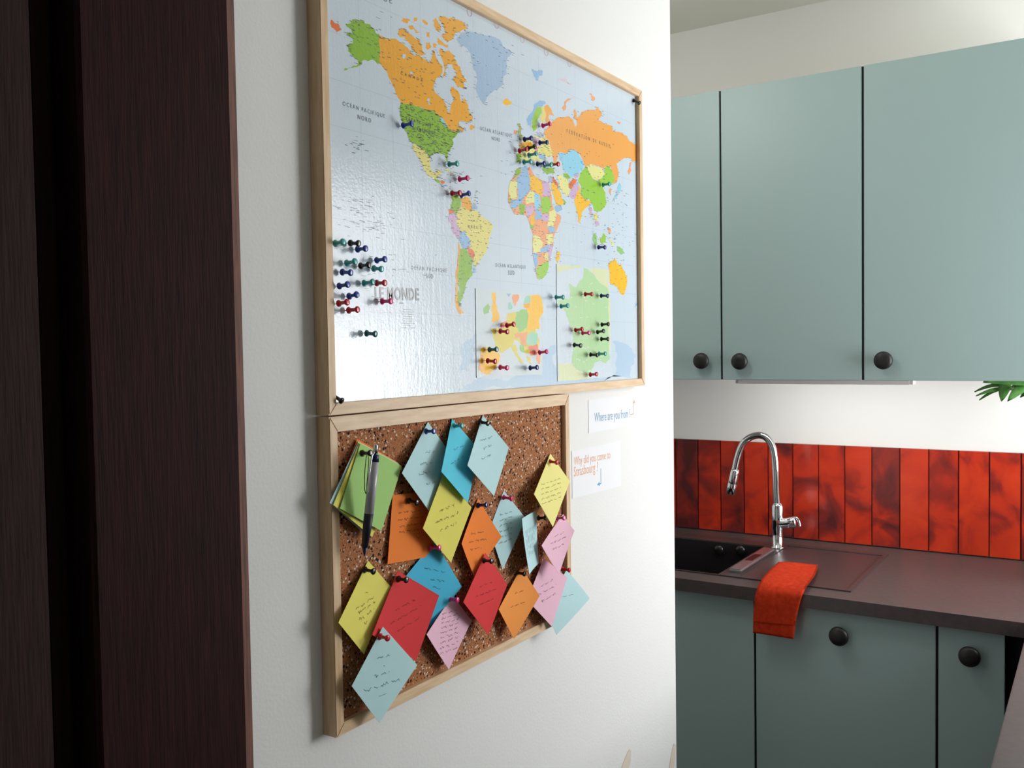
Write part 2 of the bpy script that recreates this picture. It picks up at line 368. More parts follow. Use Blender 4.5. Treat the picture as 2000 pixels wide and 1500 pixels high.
la, lb_ = fp(1521, 1023), fp(1556, 1019)
ax = (lb_-la).normalized()
lv = tube('mixer_valve', [la, la+ax*.005, lb_-ax*.028, lb_-ax*.026, lb_-ax*.004, lb_], [.0165, .0168, .0168, .0178, .0178, .014], M_CHROME, fc, 22)
tube('lever', spline([fp(1550, 1012), fp(1556, 1011)+Vector((0, -.004, 0)), fp(1561, 1017)+Vector((0, -.006, 0)), fp(1564, 1028)+Vector((0, -.008, 0))], 5), .004, M_CHROME, fc, 10)

# ------------------------------------------------------------------ base cabinets
BYF = 2.395
x1 = onY(1475, 1350, BYF).x; x2 = onY(1830, 1350, BYF).x; x3 = onY(1962.5, 1300, BYF).x
z0, z1 = .12, WZ-WT-.003
ka = kpos(1637, 1244, BYF-.024); kb = kpos(1893, 1284, BYF-.024)
sb = cabinet('base_cabinet', x1-.60, x1, BYF, KW-.06, z0, z1-.19, [], 'blue-grey base cabinet under the black sink bowl, left of the red towel', 'blue-grey base cabinets')
box('door', (x1-.598, BYF, z0), (x1-.003, BYF+.019, z1), M_BLUE, sb, bev=.0012)
sb2 = cabinet('base_cabinet', x1, x2, BYF, KW-.06, z0, z1, [(x1+.003, x2-.003, *ka)], 'wide blue-grey base cabinet below the red towel with a single black knob', 'blue-grey base cabinets')
sb3 = cabinet('base_cabinet', x2, x3, BYF, KW-.06, z0, z1, [(x2+.003, x3, *kb)], 'narrow blue-grey base cabinet beside the dark gap at the right', 'blue-grey base cabinets')
for x, own, wa, wb in ((x1, sb, .0032, 0), (x1, sb2, 0, .0032), (x2, sb2, .0032, 0), (x2, sb3, 0, .0032)):
    box('gap_shade', (x-wa, BYF+.004, z0+.001), (x+wb, BYF+.0206, z1-.001), M_GAP, own)  # black strips stand in for the shade between the base doors
structure(box('void_shade', (x3+.001, BYF+.03, .0), (LEGX+.06, BYF+.05, WZ-WT), M_GAP))  # black panel standing in for the shade of the corner void
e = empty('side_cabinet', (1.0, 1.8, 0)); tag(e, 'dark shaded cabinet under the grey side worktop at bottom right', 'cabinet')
box('body', (LEGX+.06, 1.27, .0), (WALL_R-.002, BYF+.028, WZ-WT), M_GAP, e)  # flat black body, shade under the worktop put into its colour
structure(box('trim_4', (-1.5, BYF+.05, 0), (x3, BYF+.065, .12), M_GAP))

# ------------------------------------------------------------------ towel folded over the worktop edge
def towel():
    e = empty('hand_towel', onZ(1530, 1150, WZ)); tag(e, 'folded orange-red cotton towel hanging over the worktop edge', 'towel')
    zt = WZ+h+.012; yf = WF-.012
    left = [onZ(1521, 1097, zt), onZ(1500, 1117, zt), onZ(1487, 1134, zt), onY(1479, 1150, WF-.004), onY(1474.5, 1170, yf), onY(1472, 1200, yf), onY(1470.5, 1236, yf)]
    right = [onZ(1598, 1102, zt), onZ(1592, 1122, zt), onZ(1578, 1142, zt), onY(1569, 1158, WF-.004), onY(1563, 1176, yf), onY(1556, 1206, yf), onY(1550, 1248, yf)]
    for arr in (left, right):
        arr[3].z = min(arr[3].z, WZ+.014)
    Ls, Rs = spline(left, 6), spline(right, 6); n = len(Ls); nc = 17
    V, Fc = [], []
    for side in (0, 1):
        for i in range(n):
            s = i/(n-1)
            tng = (Ls[min(i+1, n-1)]-Ls[max(i-1, 0)]).normalized()
            nr = Vector((0, tng.z, -tng.y)); nr = nr if (nr.y < 0 or nr.z > 0) else -nr
            nr.normalize()
            for k in range(nc):
                c = k/(nc-1); p = Ls[i].lerp(Rs[i], c)
                wob = .0016*math.sin(c*5+s*3)+.0035*math.sin(math.pi*c)*max(0, s-.5)*math.sin(s*9)
                dep = 0.010*(1-(2*c-1)**6)**.5 if side else 0
                V.append(p+nr*(wob*(1 if not side else .3)-dep))
    for p in V:      # keep the cloth clear of the worktop and its edge
        zmin = WZ+(h+.0008 if p.y > SY0-.004 else .0008)
        if p.y > WF-.0008 and p.z < zmin:
            if zmin-p.z < p.y-(WF-.0008): p.z = zmin
            else: p.y = WF-.0008
    for i in range(n-1):
        for k in range(nc-1):
            a = i*nc+k; b = a+n*nc
            Fc.append((a, a+1, a+nc+1, a+nc)); Fc.append((b, b+nc, b+nc+1, b+1))
    for k in range(nc-1):
        Fc.append((k, n*nc+k, n*nc+k+1, k+1)); a = (n-1)*nc+k; b = a+n*nc; Fc.append((a, a+1, b+1, b))
    for i in range(n-1):
        a = i*nc; b = a+n*nc; Fc.append((a, a+nc, b+nc, b)); a += nc-1; b += nc-1; Fc.append((a, b, b+nc, a+nc))
    mesh_obj('cloth', V, Fc, M_TOWEL, e, True)
    # hem band near the lower end
    V, Fc = [], []
    i0 = n-6
    for i in (i0, i0+1):
        for k in range(nc):
            c = k/(nc-1); V.append(Ls[i].lerp(Rs[i], c)+Vector((0, -.0028, 0)))
    for k in range(nc-1): Fc.append((k, k+1, nc+k+1, nc+k))
    mesh_obj('hem_stitch', V, Fc, M_TOWEL, e, True)
towel()

# ------------------------------------------------------------------ plant at the right edge
def plant():
    base = Vector((.86, 2.80, WZ))
    e = empty('potted_plant', base); tag(e, 'green leafy plant whose leaves reach in under the wall cabinet', 'plant')
    lathe('pot', [(0, .045), (.01, .05), (.20, .065), (.21, .066), (.212, .058), (.19, .055)], M_POT, e, 'Z', base, 28)
    lathe('soil', [(.18, .054), (.19, .054)], M_SOIL, e, 'Z', base, 20)
    PY = 2.80
    tips = [((2012, 751), (1920, 747), .014), ((1975, 755), (1904, 766), .0045), ((1985, 762), (1906, 774), .0045), ((1975, 758), (1913, 782), .0045), ((1968, 746), (1956, 783), .014), ((2016, 750), (1968, 784), .013), ((2020, 742), (1978, 768), .015), ((2034, 760), (2002, 798), .016), ((2050, 742), (1994, 776), .013)]
    hub = onY(2045, 735, PY)
    tube('stem', spline([base+Vector((0, 0, .18)), base+Vector((.01, 0, .38)), hub+Vector((.05, 0, .0)), hub], 6), .004, M_LEAF, e, 8)
    for k, (a, b, wd) in enumerate(tips):
        P0 = onY(*a, PY-.03+.012*(k % 4)); P1 = onY(*b, PY-.04+.012*((k*3) % 5))
        tube('leaf_stalk', [hub, hub.lerp(P0, .5)+Vector((0, 0, .008)), P0], .0018, M_LEAF, e, 6)
        ax = P1-P0; sd = ax.normalized().cross(Vector((.2, -1, .35)).normalized()).normalized(); nr = sd.cross(ax).normalized()
        V, Fc = [], []; m = 9
        for i in range(m):
            t = i/(m-1); wv = wd*math.sin(math.pi*min(1, t*.93+.07))**.8 if i < m-1 else .0003
            c = P0+ax*t+Vector((0, 0, .010*math.sin(math.pi*t)))
            V += [c-sd*wv+nr*.004, c+nr*0, c+sd*wv+nr*.004]
        for i in range(m-1):
            q = i*3; Fc += [(q, q+1, q+4, q+3), (q+1, q+2, q+5, q+4)]
        o = mesh_obj('leaf', V, Fc, M_LEAF, e, True)
        so = o.modifiers.new('thickness', 'SOLIDIFY'); so.thickness = .0012
plant()

# ------------------------------------------------------------------ framed boards
FX = .022       # front of the frames
BX = .014       # surface of map and cork
def framed(e, yo0, yo1, zo0, zo1, yi0, yi1, zi0, zi1):
    for quad, m in ((((yo0, zo0), (yo1, zo0), (yi1, zi0), (yi0, zi0)), M_PINE), (((yo1, zo0), (yo1, zo1), (yi1, zi1), (yi1, zi0)), M_PINE_V),
                    (((yo1, zo1), (yo0, zo1), (yi0, zi1), (yi1, zi1)), M_PINE), (((yo0, zo1), (yo0, zo0), (yi0, zi0), (yi0, zi1)), M_PINE_V)):
        bm = bmesh.new()
        v0 = [bm.verts.new((.0003, y, z)) for y, z in quad]; v1 = [bm.verts.new((FX, y, z)) for y, z in quad]
        bm.faces.new(v0[::-1]); bm.faces.new(v1)
        for i in range(4): bm.faces.new((v0[i], v0[(i+1) % 4], v1[(i+1) % 4], v1[i]))
        bmesh.ops.bevel(bm, geom=[ed for ed in bm.edges if all(abs(v.co.x-FX) < 1e-6 for v in ed.verts)], offset=.0008, segments=2, affect='EDGES')
        bm_obj('frame_rail', bm, m, e)
MY0, MY1, MZ0, MZ1 = .8215, 1.7014, 1.479, 2.0446
wm = empty('framed_world_map', (0, 1.26, 1.4646)); tag(wm, 'large world map board in a pale wooden frame, stuck with coloured push pins', 'map')
framed(wm, .8083, 1.7156, 1.4646, 2.059, MY0, MY1, MZ0, MZ1)
sheet = box('map_sheet', (.002, MY0-.002, MZ0-.002), (BX, MY1+.002, MZ1+.002), print_mat('print_sea', (208, 222, 234)), wm)
CY0, CY1, CZ0, CZ1 = .8225, 1.3856, 1.0837, 1.4438
ckb = empty('cork_board', (0, 1.1, 1.0693)); tag(ckb, 'cork pin board in a pale wooden frame below the map, covered in notes', 'board')
framed(ckb, .8083, 1.4, 1.0693, 1.4626, CY0, CY1, CZ0, CZ1)
box('cork_panel', (.002, CY0-.002, CZ0-.002), (BX, CY1+.002, CZ1+.002), M_CORK, ckb)

# ---- printed map
REG = {1: (600, 0), 2: (920, 0), 3: (600, 250), 4: (920, 200), 5: (600, 440), 6: (920, 420), 7: (600, 600), 8: (920, 550)}
PAL = {'green': (140, 190, 40), 'lime': (156, 208, 62), 'orange': (246, 172, 30), 'gold': (254, 194, 32), 'rust': (236, 116, 56), 'salmon': (244, 168, 118), 'russia': (246, 172, 84),
       'yellow': (234, 222, 124), 'lemon': (236, 232, 150), 'purple': (212, 178, 214), 'blue': (150, 192, 230), 'cyan': (150, 214, 238), 'ice': (168, 196, 224), 'slate': (176, 188, 214),
       'olive': (168, 178, 110), 'sea': (208, 222, 234), 'pale': (186, 210, 232), 'teal': (160, 216, 190), 'fr': (186, 222, 168), 'nb': (222, 228, 186), 'lgreen': (150, 204, 120), 'red': (240, 130, 100), 'pink': (226, 206, 214)}
def to_px(reg, pts):
    ox, oy = REG[reg]; return [(ox+.18*x, oy+.18*y) for x, y in pts]
def rough_edge(pts, amp, rng):
    amp *= 1.35
    for _ in range(3):
        out = []
        for i, p in enumerate(pts):
            q = pts[(i+1) % len(pts)]; dx, dy = q[0]-p[0], q[1]-p[1]; k = rng.uniform(-amp, amp); out += [p, ((p[0]+q[0])/2-dy*k, (p[1]+q[1])/2+dx*k)]
        pts = out
    return pts
def inside(p, poly):
    c = False; j = len(poly)-1
    for i in range(len(poly)):
        if (poly[i][1] > p[1]) != (poly[j][1] > p[1]) and p[0] < (poly[j][0]-poly[i][0])*(p[1]-poly[i][1])/(poly[j][1]-poly[i][1])+poly[i][0]: c = not c
        j = i
    return c
rng = random.Random(3)
layer = [0]
LAND = []
def flat_poly(name, px_pts, X, m, parent):
    P = [onX(a, b, X) for a, b in px_pts]
    for p in P: p.y = min(max(p.y, MY0+.0004), MY1-.0004); p.z = min(max(p.z, MZ0+.0004), MZ1-.0004)
    tris = tessellate_polygon([[Vector((p.y, p.z, 0)) for p in P]])
    Fc = []
    for t in tris:
        a, b, c = (P[i] for i in t)
        Fc.append(t if (b-a).cross(c-a).x > 0 else t[::-1])
    return mesh_obj(name, P, Fc, m, parent)
def land(reg, color, pts, amp=.16, names=.004, parent=None, X0=BX, kind='printed_country'):
    px = to_px(reg, pts) if reg else list(pts)
    px = [(x, y) for x, y in px]
    if amp: px = rough_edge(px, amp, rng)
    layer[0] += 1
    o = flat_poly(kind, px, X0+.00005+layer[0]*.000002, print_mat('print_'+color, PAL[color]), parent or sheet)
    LAND.append((px, names, color)); return o
# pale southern sea and ice shelves
land(7, 'pale', [(1830, 280), (1760, 350), (1680, 400), (1660, 470), (1700, 560), (1650, 690), (1740, 700), (1780, 600), (1790, 450), (1830, 380)], names=0)
land(7, 'pale', [(1640, 915), (1700, 860), (1840, 840), (1900, 790), (1970, 800), (1950, 860), (1800, 895)], names=0)
land(8, 'pale', [(0, 1140), (150, 1050), (480, 1030), (930, 1000), (940, 1118), (480, 1155), (0, 1185)], names=0)
land(8, 'pale', [(1530, 650), (1620, 660), (1740, 720), (1790, 790), (1760, 900), (1740, 1050), (940, 1120), (940, 1080), (1530, 1030)], names=0)
land(8, 'pale', [(760, 720), (920, 690), (930, 1000), (770, 1010)], names=0)
# North America
land(1, 'rust', [(262, 212), (290, 240), (375, 320), (320, 355), (290, 310), (262, 295)], names=0)
land(1, 'green', [(415, 265), (470, 255), (490, 215), (530, 215), (560, 240), (580, 212), (640, 260), (720, 310), (785, 375), (785, 690), (740, 665), (690, 650), (640, 655), (600, 660), (570, 700), (555, 690), (545, 650), (500, 620), (470, 580), (445, 540), (435, 500), (460, 470), (500, 465), (500, 430), (460, 400), (430, 370), (440, 350), (490, 365), (480, 330), (450, 300)])
land(1, 'green', [(560, 690), (600, 668), (575, 715), (510, 732), (440, 748), (390, 762), (410, 735), (500, 712)], names=0)
land(1, 'orange', [(785, 380), (850, 415), (900, 420), (950, 420), (1000, 455), (1060, 500), (1120, 560), (1150, 600), (1220, 600), (1270, 640), (1310, 665), (1335, 690), (1345, 640), (1360, 600), (1365, 540), (1385, 560), (1395, 610), (1430, 680), (1470, 720), (1470, 780), (1450, 820), (1400, 850), (1380, 900), (1370, 950), (1390, 1010), (1440, 1050), (1490, 1110), (1515, 1160), (1530, 1230), (1550, 1210), (1555, 1150), (1590, 1090), (1590, 1060), (1555, 1000), (1560, 940), (1600, 960), (1640, 1000), (1665, 1090), (1680, 1110), (1700, 1060), (1720, 1100), (1760, 1220), (1800, 1270), (1790, 1310), (1740, 1330), (1680, 1305), (1650, 1320), (1640, 1370), (1700, 1390), (1700, 1430), (1660, 1410), (1600, 1440), (1560, 1410), (1520, 1370), (1480, 1330), (1440, 1260), (1370, 1200), (1290, 1190), (1150, 1140), (1020, 1110), (1000, 1080), (960, 1010), (930, 930), (910, 880), (870, 790), (810, 710), (785, 690)], .07, .0035)
land(1, 'orange', [(1430, 540), (1470, 530), (1490, 560), (1540, 550), (1580, 590), (1620, 680), (1660, 730), (1680, 800), (1710, 850), (1735, 890), (1720, 905), (1690, 870), (1705, 940), (1700, 970), (1650, 940), (1600, 890), (1580, 860), (1620, 820), (1600, 760), (1570, 700), (1530, 690), (1510, 740), (1500, 800), (1475, 850), (1470, 820), (1490, 770), (1490, 700), (1465, 640), (1440, 600)], .1)
land(1, 'orange', [(1000, 310), (1060, 310), (1110, 370), (1180, 430), (1220, 430), (1240, 500), (1250, 540), (1290, 590), (1230, 600), (1160, 560), (1130, 500), (1090, 450), (1060, 410), (1010, 400), (990, 370)])
land(1, 'orange', [(1425, 180), (1480, 178), (1580, 190), (1660, 225), (1720, 270), (1735, 300), (1690, 320), (1640, 345), (1600, 360), (1590, 400), (1545, 440), (1520, 460), (1480, 420), (1450, 390), (1490, 370), (1500, 340), (1480, 290), (1455, 240)])
land(1, 'orange', [(1360, 220), (1395, 190), (1425, 250), (1455, 300), (1430, 345), (1380, 290)])
for q in ([(1025, 215), (1080, 200), (1115, 225), (1090, 255), (1050, 245)], [(1150, 200), (1185, 190), (1190, 230), (1160, 240)], [(1250, 210), (1290, 230), (1310, 270), (1280, 265)],
          [(1100, 280), (1150, 275), (1170, 320), (1220, 350), (1180, 360), (1130, 320)], [(1285, 350), (1330, 350), (1335, 405), (1300, 400)], [(1400, 400), (1450, 440), (1530, 480), (1530, 510), (1470, 490), (1410, 450)],
          [(1290, 460), (1330, 450), (1340, 520), (1310, 540)], [(1370, 470), (1405, 480), (1400, 520), (1375, 520)], [(1760, 1380), (1790, 1350), (1822, 1390), (1790, 1410)]):
    land(1, 'orange', q, .2, 0)
for q in ([(1030, 600), (1075, 595), (1070, 630), (1040, 640)], [(1110, 780), (1165, 775), (1150, 805), (1120, 800)], [(1300, 1080), (1330, 1070), (1340, 1130), (1315, 1140)]):
    land(1, 'sea', q, .25, 0, kind='printed_lake')
land(0, 'ice', [(891.6, 75.6), (904, 63), (917, 61), (938, 65.7), (956, 69), (972, 75.6), (981, 84.6), (984, 92), (1000, 103.5), (992, 111.6), (989, 122), (988, 137), (990, 144), (982, 153), (984, 164), (974, 173), (958, 182), (950.6, 191), (945, 205), (938, 196), (931, 180), (929, 167), (931, 151), (929, 140), (923.6, 122), (920, 106), (913, 95), (902, 90), (895, 83)], .1, .0008)
land(0, 'green', [(782, 200), (807, 205), (832, 214), (847, 216), (859, 227), (866, 239), (874, 247), (881, 254), (888, 259), (899, 252), (897, 259), (895, 259), (884, 272), (886, 281), (881, 291), (875, 299), (874.5, 306), (876, 317), (872, 315), (870, 306), (866, 300), (856, 299), (847, 300), (839, 308), (832, 297), (816, 284), (803, 278), (796, 264), (789, 252), (783, 234), (782, 216)], .08, .035)
for q in ([(857, 228), (864, 231), (868, 240), (862, 238)], [(866, 238), (873, 244), (871, 248), (865, 243)]): land(0, 'cyan', q, .25, 0, kind='printed_lake')
land(3, 'yellow', [(1130, 160), (1200, 190), (1290, 260), (1330, 320), (1335, 400), (1350, 460), (1390, 490), (1410, 460), (1450, 450), (1455, 490), (1430, 520), (1400, 560), (1340, 530), (1270, 460), (1240, 380), (1200, 320), (1150, 240)], .12, .012)
land(3, 'green', [(1380, 545), (1430, 565), (1450, 605), (1410, 595)], .2, 0); land(3, 'rust', [(1430, 560), (1500, 572), (1495, 600), (1450, 605)], .2, 0)
land(3, 'blue', [(1440, 610), (1500, 612), (1530, 650), (1470, 640)], .2, .02); land(3, 'slate', [(1480, 670), (1520, 680), (1560, 725), (1520, 725)], .2, .03)
land(3, 'yellow', [(1470, 405), (1540, 440), (1605, 510), (1560, 485), (1510, 440)], .2, .02)
# South America
land(3, 'green', [(1565, 735), (1640, 740), (1672, 770), (1662, 850), (1647, 890), (1642, 965), (1600, 922), (1555, 885), (1553, 830)])
land(3, 'orange', [(1668, 768), (1740, 750), (1775, 800), (1795, 850), (1760, 905), (1720, 875), (1665, 855)])
land(3, 'blue', [(1785, 830), (1830, 825), (1845, 885), (1795, 890)], .15, .01)
land(3, 'rust', [(1530, 880), (1580, 890), (1590, 930), (1540, 955)], .15, 0)
land(0, 'yellow', [(896, 408), (904, 403), (917, 412), (924, 409), (933, 412), (938, 419), (949, 428), (960, 437), (963, 443), (959.6, 454), (954, 476), (950.6, 492), (938, 508), (931, 521), (926, 518), (923, 501), (922, 492), (917, 480), (914, 472), (907, 460), (897, 452), (893, 443), (890, 432)], .07, .010)
land(3, 'purple', [(1545, 935), (1600, 920), (1642, 965), (1615, 1010), (1630, 1060), (1662, 1110), (1655, 1190), (1620, 1190), (1570, 1100), (1530, 990)])
land(5, 'blue', [(1655, 60), (1705, 65), (1765, 150), (1775, 215), (1730, 255), (1680, 250), (1650, 150)], .1, .008)
land(5, 'rust', [(1738, 225), (1795, 268), (1820, 320), (1805, 375), (1770, 335), (1748, 285)], .1, 0)
land(5, 'orange', [(1643, 180), (1668, 260), (1652, 330), (1648, 450), (1642, 600), (1633, 750), (1642, 850), (1670, 920), (1702, 950), (1660, 968), (1620, 910), (1603, 830), (1613, 650), (1628, 450), (1638, 300)], .05, 0)
land(5, 'green', [(1664, 255), (1735, 258), (1760, 325), (1800, 378), (1790, 450), (1796, 545), (1750, 590), (1720, 650), (1700, 730), (1692, 780), (1662, 830), (1664, 885), (1640, 850), (1632, 750), (1640, 600), (1646, 450), (1652, 330)], .07, .006)
land(5, 'blue', [(1788, 470), (1820, 455), (1832, 515), (1800, 515)], .15, 0)
# North Atlantic, Arctic, Europe
land(2, 'gold', [(345, 1100), (380, 1068), (442, 1105), (410, 1142), (370, 1138)], .2, 0)
land(2, 'blue', [(655, 755), (690, 765), (780, 775), (785, 810), (740, 820), (720, 880), (700, 850), (680, 800)], .25, 0)
land(2, 'pink', [(940, 850), (1000, 855), (1070, 905), (1100, 915), (1020, 890), (960, 870)], .25, 0)
land(2, 'salmon', [(1112, 1062), (1050, 1068), (1018, 1100), (988, 1170), (1008, 1205), (1032, 1185), (1027, 1130), (1060, 1092)], .12, 0)
land(2, 'salmon', [(1282, 1018), (1312, 1022), (1330, 1098), (1300, 1085)], .2, 0); land(2, 'salmon', [(1582, 1318), (1622, 1330), (1612, 1352)], .2, 0)
land(2, 'blue', [(680, 1140), (740, 1092), (800, 1098), (812, 1125), (770, 1155), (710, 1165), (690, 1215), (665, 1285), (662, 1355), (618, 1362), (598, 1300), (630, 1250), (660, 1225)], .1, 0)
land(2, 'lime', [(710, 1168), (762, 1158), (768, 1220), (742, 1270), (717, 1330), (712, 1392), (680, 1425), (663, 1372), (665, 1290), (690, 1220)], .08, 0)
land(2, 'yellow', [(764, 1158), (806, 1158), (818, 1250), (792, 1335), (758, 1325), (753, 1262), (775, 1210)], .1, 0)
land(2, 'russia', [(800, 1150), (830, 1138), (892, 1240), (898, 1264), (850, 1243), (842, 1290), (865, 1302), (832, 1355), (812, 1345), (818, 1260)], .1, 0)
land(4, 'russia', [(800, 300), (840, 260), (880, 210), (930, 170), (1000, 160), (1060, 150), (1100, 185), (1118, 150), (1110, 90), (1125, 70), (1145, 110), (1150, 165), (1180, 150), (1200, 110), (1240, 90), (1300, 80), (1350, 85), (1365, 45), (1390, 80), (1420, 110), (1410, 150), (1380, 190), (1420, 210), (1480, 240), (1530, 260), (1540, 310), (1580, 320), (1640, 330), (1690, 370), (1720, 420), (1770, 450), (1822, 460), (1825, 630), (1780, 640), (1750, 645), (1740, 610), (1700, 600), (1620, 630), (1580, 660), (1595, 730), (1605, 780), (1580, 860), (1550, 890), (1540, 820), (1520, 700), (1470, 690), (1440, 720), (1380, 690), (1300, 670), (1240, 700), (1220, 660), (1180, 560), (1140, 520), (1080, 520), (1040, 560), (960, 540), (940, 570), (930, 660), (900, 650), (880, 570), (840, 480), (820, 400), (790, 350)], .07, .0016)
land(4, 'sea', [(1108, 170), (1125, 165), (1150, 240), (1135, 262), (1120, 230)], .1, 0, kind='printed_lake')
land(4, 'cyan', [(958, 548), (1040, 560), (1060, 520), (1120, 512), (1170, 560), (1225, 670), (1215, 725), (1170, 765), (1110, 795), (1080, 825), (1050, 760), (1000, 730), (980, 640), (960, 600)], .08, .003)
land(4, 'lemon', [(1258, 690), (1300, 668), (1350, 690), (1440, 720), (1452, 770), (1420, 822), (1370, 858), (1310, 810), (1270, 750)], .08, .002)
land(4, 'lime', [(1240, 700), (1262, 715), (1310, 812), (1378, 858), (1420, 822), (1452, 780), (1445, 712), (1500, 688), (1530, 740), (1558, 840), (1540, 880), (1480, 880), (1430, 892), (1430, 930), (1460, 980), (1472, 1080), (1450, 1140), (1410, 1182), (1340, 1172), (1300, 1090), (1280, 1050), (1220, 1040), (1190, 990), (1200, 910), (1160, 850), (1180, 780), (1210, 740)], .08, .002)
land(4, 'gold', [(1150, 985), (1165, 890), (1185, 960), (1200, 1020), (1260, 1060), (1305, 1078), (1270, 1125), (1220, 1170), (1200, 1240), (1182, 1315), (1163, 1290), (1160, 1220), (1140, 1130), (1120, 1050)], .1, .004)
land(4, 'purple', [(1060, 1000), (1130, 880), (1165, 880), (1150, 960), (1120, 1045), (1090, 1045)], .12, .004)
land(4, 'rust', [(1058, 880), (1110, 828), (1150, 840), (1115, 892), (1092, 945), (1058, 935)], .1, .003)
land(4, 'purple', [(1110, 800), (1165, 770), (1170, 800), (1130, 830)], .15, 0)
land(4, 'lemon', [(930, 800), (980, 788), (1035, 830), (1058, 900), (1065, 995), (1040, 1015), (985, 960), (958, 900)], .1, .004)
land(4, 'green', [(998, 768), (1045, 768), (1080, 815), (1050, 835), (1015, 812)], .15, 0)
land(4, 'green', [(778, 698), (850, 708), (905, 720), (905, 772), (830, 782), (782, 742)], .1, .006)
land(4, 'rust', [(893, 800), (925, 855), (945, 905), (920, 935), (888, 870)], .1, .006); land(4, 'slate', [(838, 798), (893, 805), (885, 862), (843, 872)], .1, .006)
land(4, 'gold', [(868, 890), (900, 868), (962, 960), (985, 1040), (1012, 1090), (990, 1112), (928, 1122), (908, 1060), (878, 960)], .08, .004)
land(4, 'green', [(1005, 1040), (1032, 1078), (1008, 1115)], .15, 0); land(4, 'blue', [(908, 1130), (982, 1128), (995, 1160), (940, 1195), (913, 1172)], .12, 0)
# Europe patches
land(4, 'lemon', [(535, 450), (680, 380), (790, 330), (830, 400), (860, 480), (890, 560), (800, 620), (690, 640), (560, 640), (530, 540)], .1, 0)
land(4, 'olive', [(500, 228), (530, 228), (545, 300), (572, 385), (518, 402), (508, 330)], .15, .01); land(4, 'salmon', [(470, 298), (498, 300), (492, 345), (463, 342)], .15, 0)
land(4, 'green', [(490, 560), (545, 555), (545, 645), (488, 655)], .15, .012); land(4, 'orange', [(525, 440), (650, 425), (690, 470), (640, 510), (540, 520)], .15, .012)
land(4, 'purple', [(672, 375), (745, 385), (750, 475), (690, 478)], .15, .01); land(4, 'yellow', [(745, 490), (822, 490), (888, 560), (850, 590), (765, 545)], .15, .008)
land(4, 'blue', [(735, 545), (805, 555), (795, 615), (738, 605)], .15, .01); land(4, 'slate', [(700, 320), (795, 325), (785, 385), (718, 372)], .15, .01)
land(4, 'yellow', [(770, 400), (830, 400), (850, 470), (790, 480)], .15, .008); land(4, 'salmon', [(690, 480), (745, 480), (730, 560), (680, 540)], .15, .01); land(4, 'lemon', [(545, 500), (680, 500), (700, 600), (560, 640)], .15, .012)
# Africa
land(0, 'salmon', to_px(4, [(432, 850), (480, 772), (545, 703), (642, 708), (690, 797), (768, 850), (842, 868), (878, 1100), (915, 1195), (973, 1230), (962, 1310), (930, 1388), (900, 1450)])+to_px(6, [(893, 300), (893, 330), (870, 440), (836, 500), (812, 655), (770, 693), (718, 690), (684, 500), (668, 412), (668, 330), (676, 215)])+to_px(4, [(642, 1340), (600, 1225), (480, 1213), (432, 1135), (402, 1060), (410, 960)]), .03, 0)
land(4, 'green', [(478, 772), (500, 720), (532, 706), (535, 765), (490, 805), (468, 825)], .12, .006)
land(4, 'blue', [(545, 705), (600, 690), (622, 760), (640, 850), (642, 960), (590, 1012), (560, 1062), (508, 1055), (498, 900), (488, 832), (537, 768)], .08, .003)
land(4, 'rust', [(608, 708), (642, 710), (650, 785), (628, 785)], .15, 0); land(4, 'gold', [(638, 785), (690, 798), (740, 838), (767, 868), (772, 1012), (740, 1002), (650, 945), (640, 860)], .07, .003)
land(4, 'purple', [(768, 850), (832, 868), (855, 930), (853, 1022), (778, 1018)], .08, .003); land(4, 'lemon', [(432, 850), (492, 846), (502, 1045), (430, 1045), (408, 960)], .08, .003)
land(4, 'green', [(398, 1045), (442, 1045), (432, 1085)], .15, .01); land(4, 'blue', [(432, 1068), (510, 1050), (562, 1060), (532, 1112), (480, 1155), (428, 1135)], .1, .008)
land(4, 'lemon', [(588, 1058), (650, 955), (684, 978), (686, 1092), (600, 1105)], .08, .004); land(4, 'cyan', [(686, 980), (742, 1008), (755, 1092), (725, 1175), (686, 1140)], .08, .004)
land(4, 'lime', [(760, 1025), (853, 1025), (872, 1100), (840, 1195), (770, 1205), (752, 1130)], .08, .003); land(4, 'purple', [(578, 1118), (662, 1105), (676, 1180), (640, 1245), (598, 1225)], .1, .006)
land(4, 'salmon', [(455, 1155), (525, 1148), (525, 1215), (478, 1215)], .12, .008); land(4, 'green', [(528, 1100), (582, 1108), (572, 1225), (528, 1208)], .12, .008)
land(4, 'blue', [(686, 1148), (765, 1175), (770, 1265), (698, 1278)], .1, .005); land(4, 'lemon', [(845, 1188), (900, 1155), (928, 1230), (915, 1295), (858, 1305), (838, 1240)], .1, .006)
land(4, 'salmon', [(928, 1228), (972, 1228), (962, 1310), (930, 1385), (912, 1330)], .1, 0); land(4, 'purple', [(768, 1215), (842, 1215), (836, 1295), (766, 1288)], .1, .005)
land(4, 'gold', [(638, 1228), (684, 1238), (694, 1305), (648, 1335)], .12, 0); land(4, 'lemon', [(820, 1300), (890, 1298), (905, 1345), (830, 1360)], .1, .006)
land(4, 'salmon', [(694, 1282), (835, 1288), (845, 1400), (880, 1470), (800, 1500), (720, 1475), (676, 1400), (690, 1340)], .08, .006)
land(4, 'green', [(640, 1320), (684, 1340), (672, 1375), (642, 1365)], .15, 0); land(4, 'blue', [(836, 1345), (902, 1340), (915, 1402), (868, 1425)], .12, .008)
land(6, 'salmon', [(680, 190), (770, 180), (815, 220), (800, 310), (765, 320), (740, 240)], .12, .006)
land(6, 'lemon', [(672, 225), (742, 228), (785, 300), (765, 405), (678, 418), (666, 330)], .08, .003); land(6, 'blue', [(752, 360), (835, 305), (845, 375), (800, 405), (755, 412)], .12, .006)
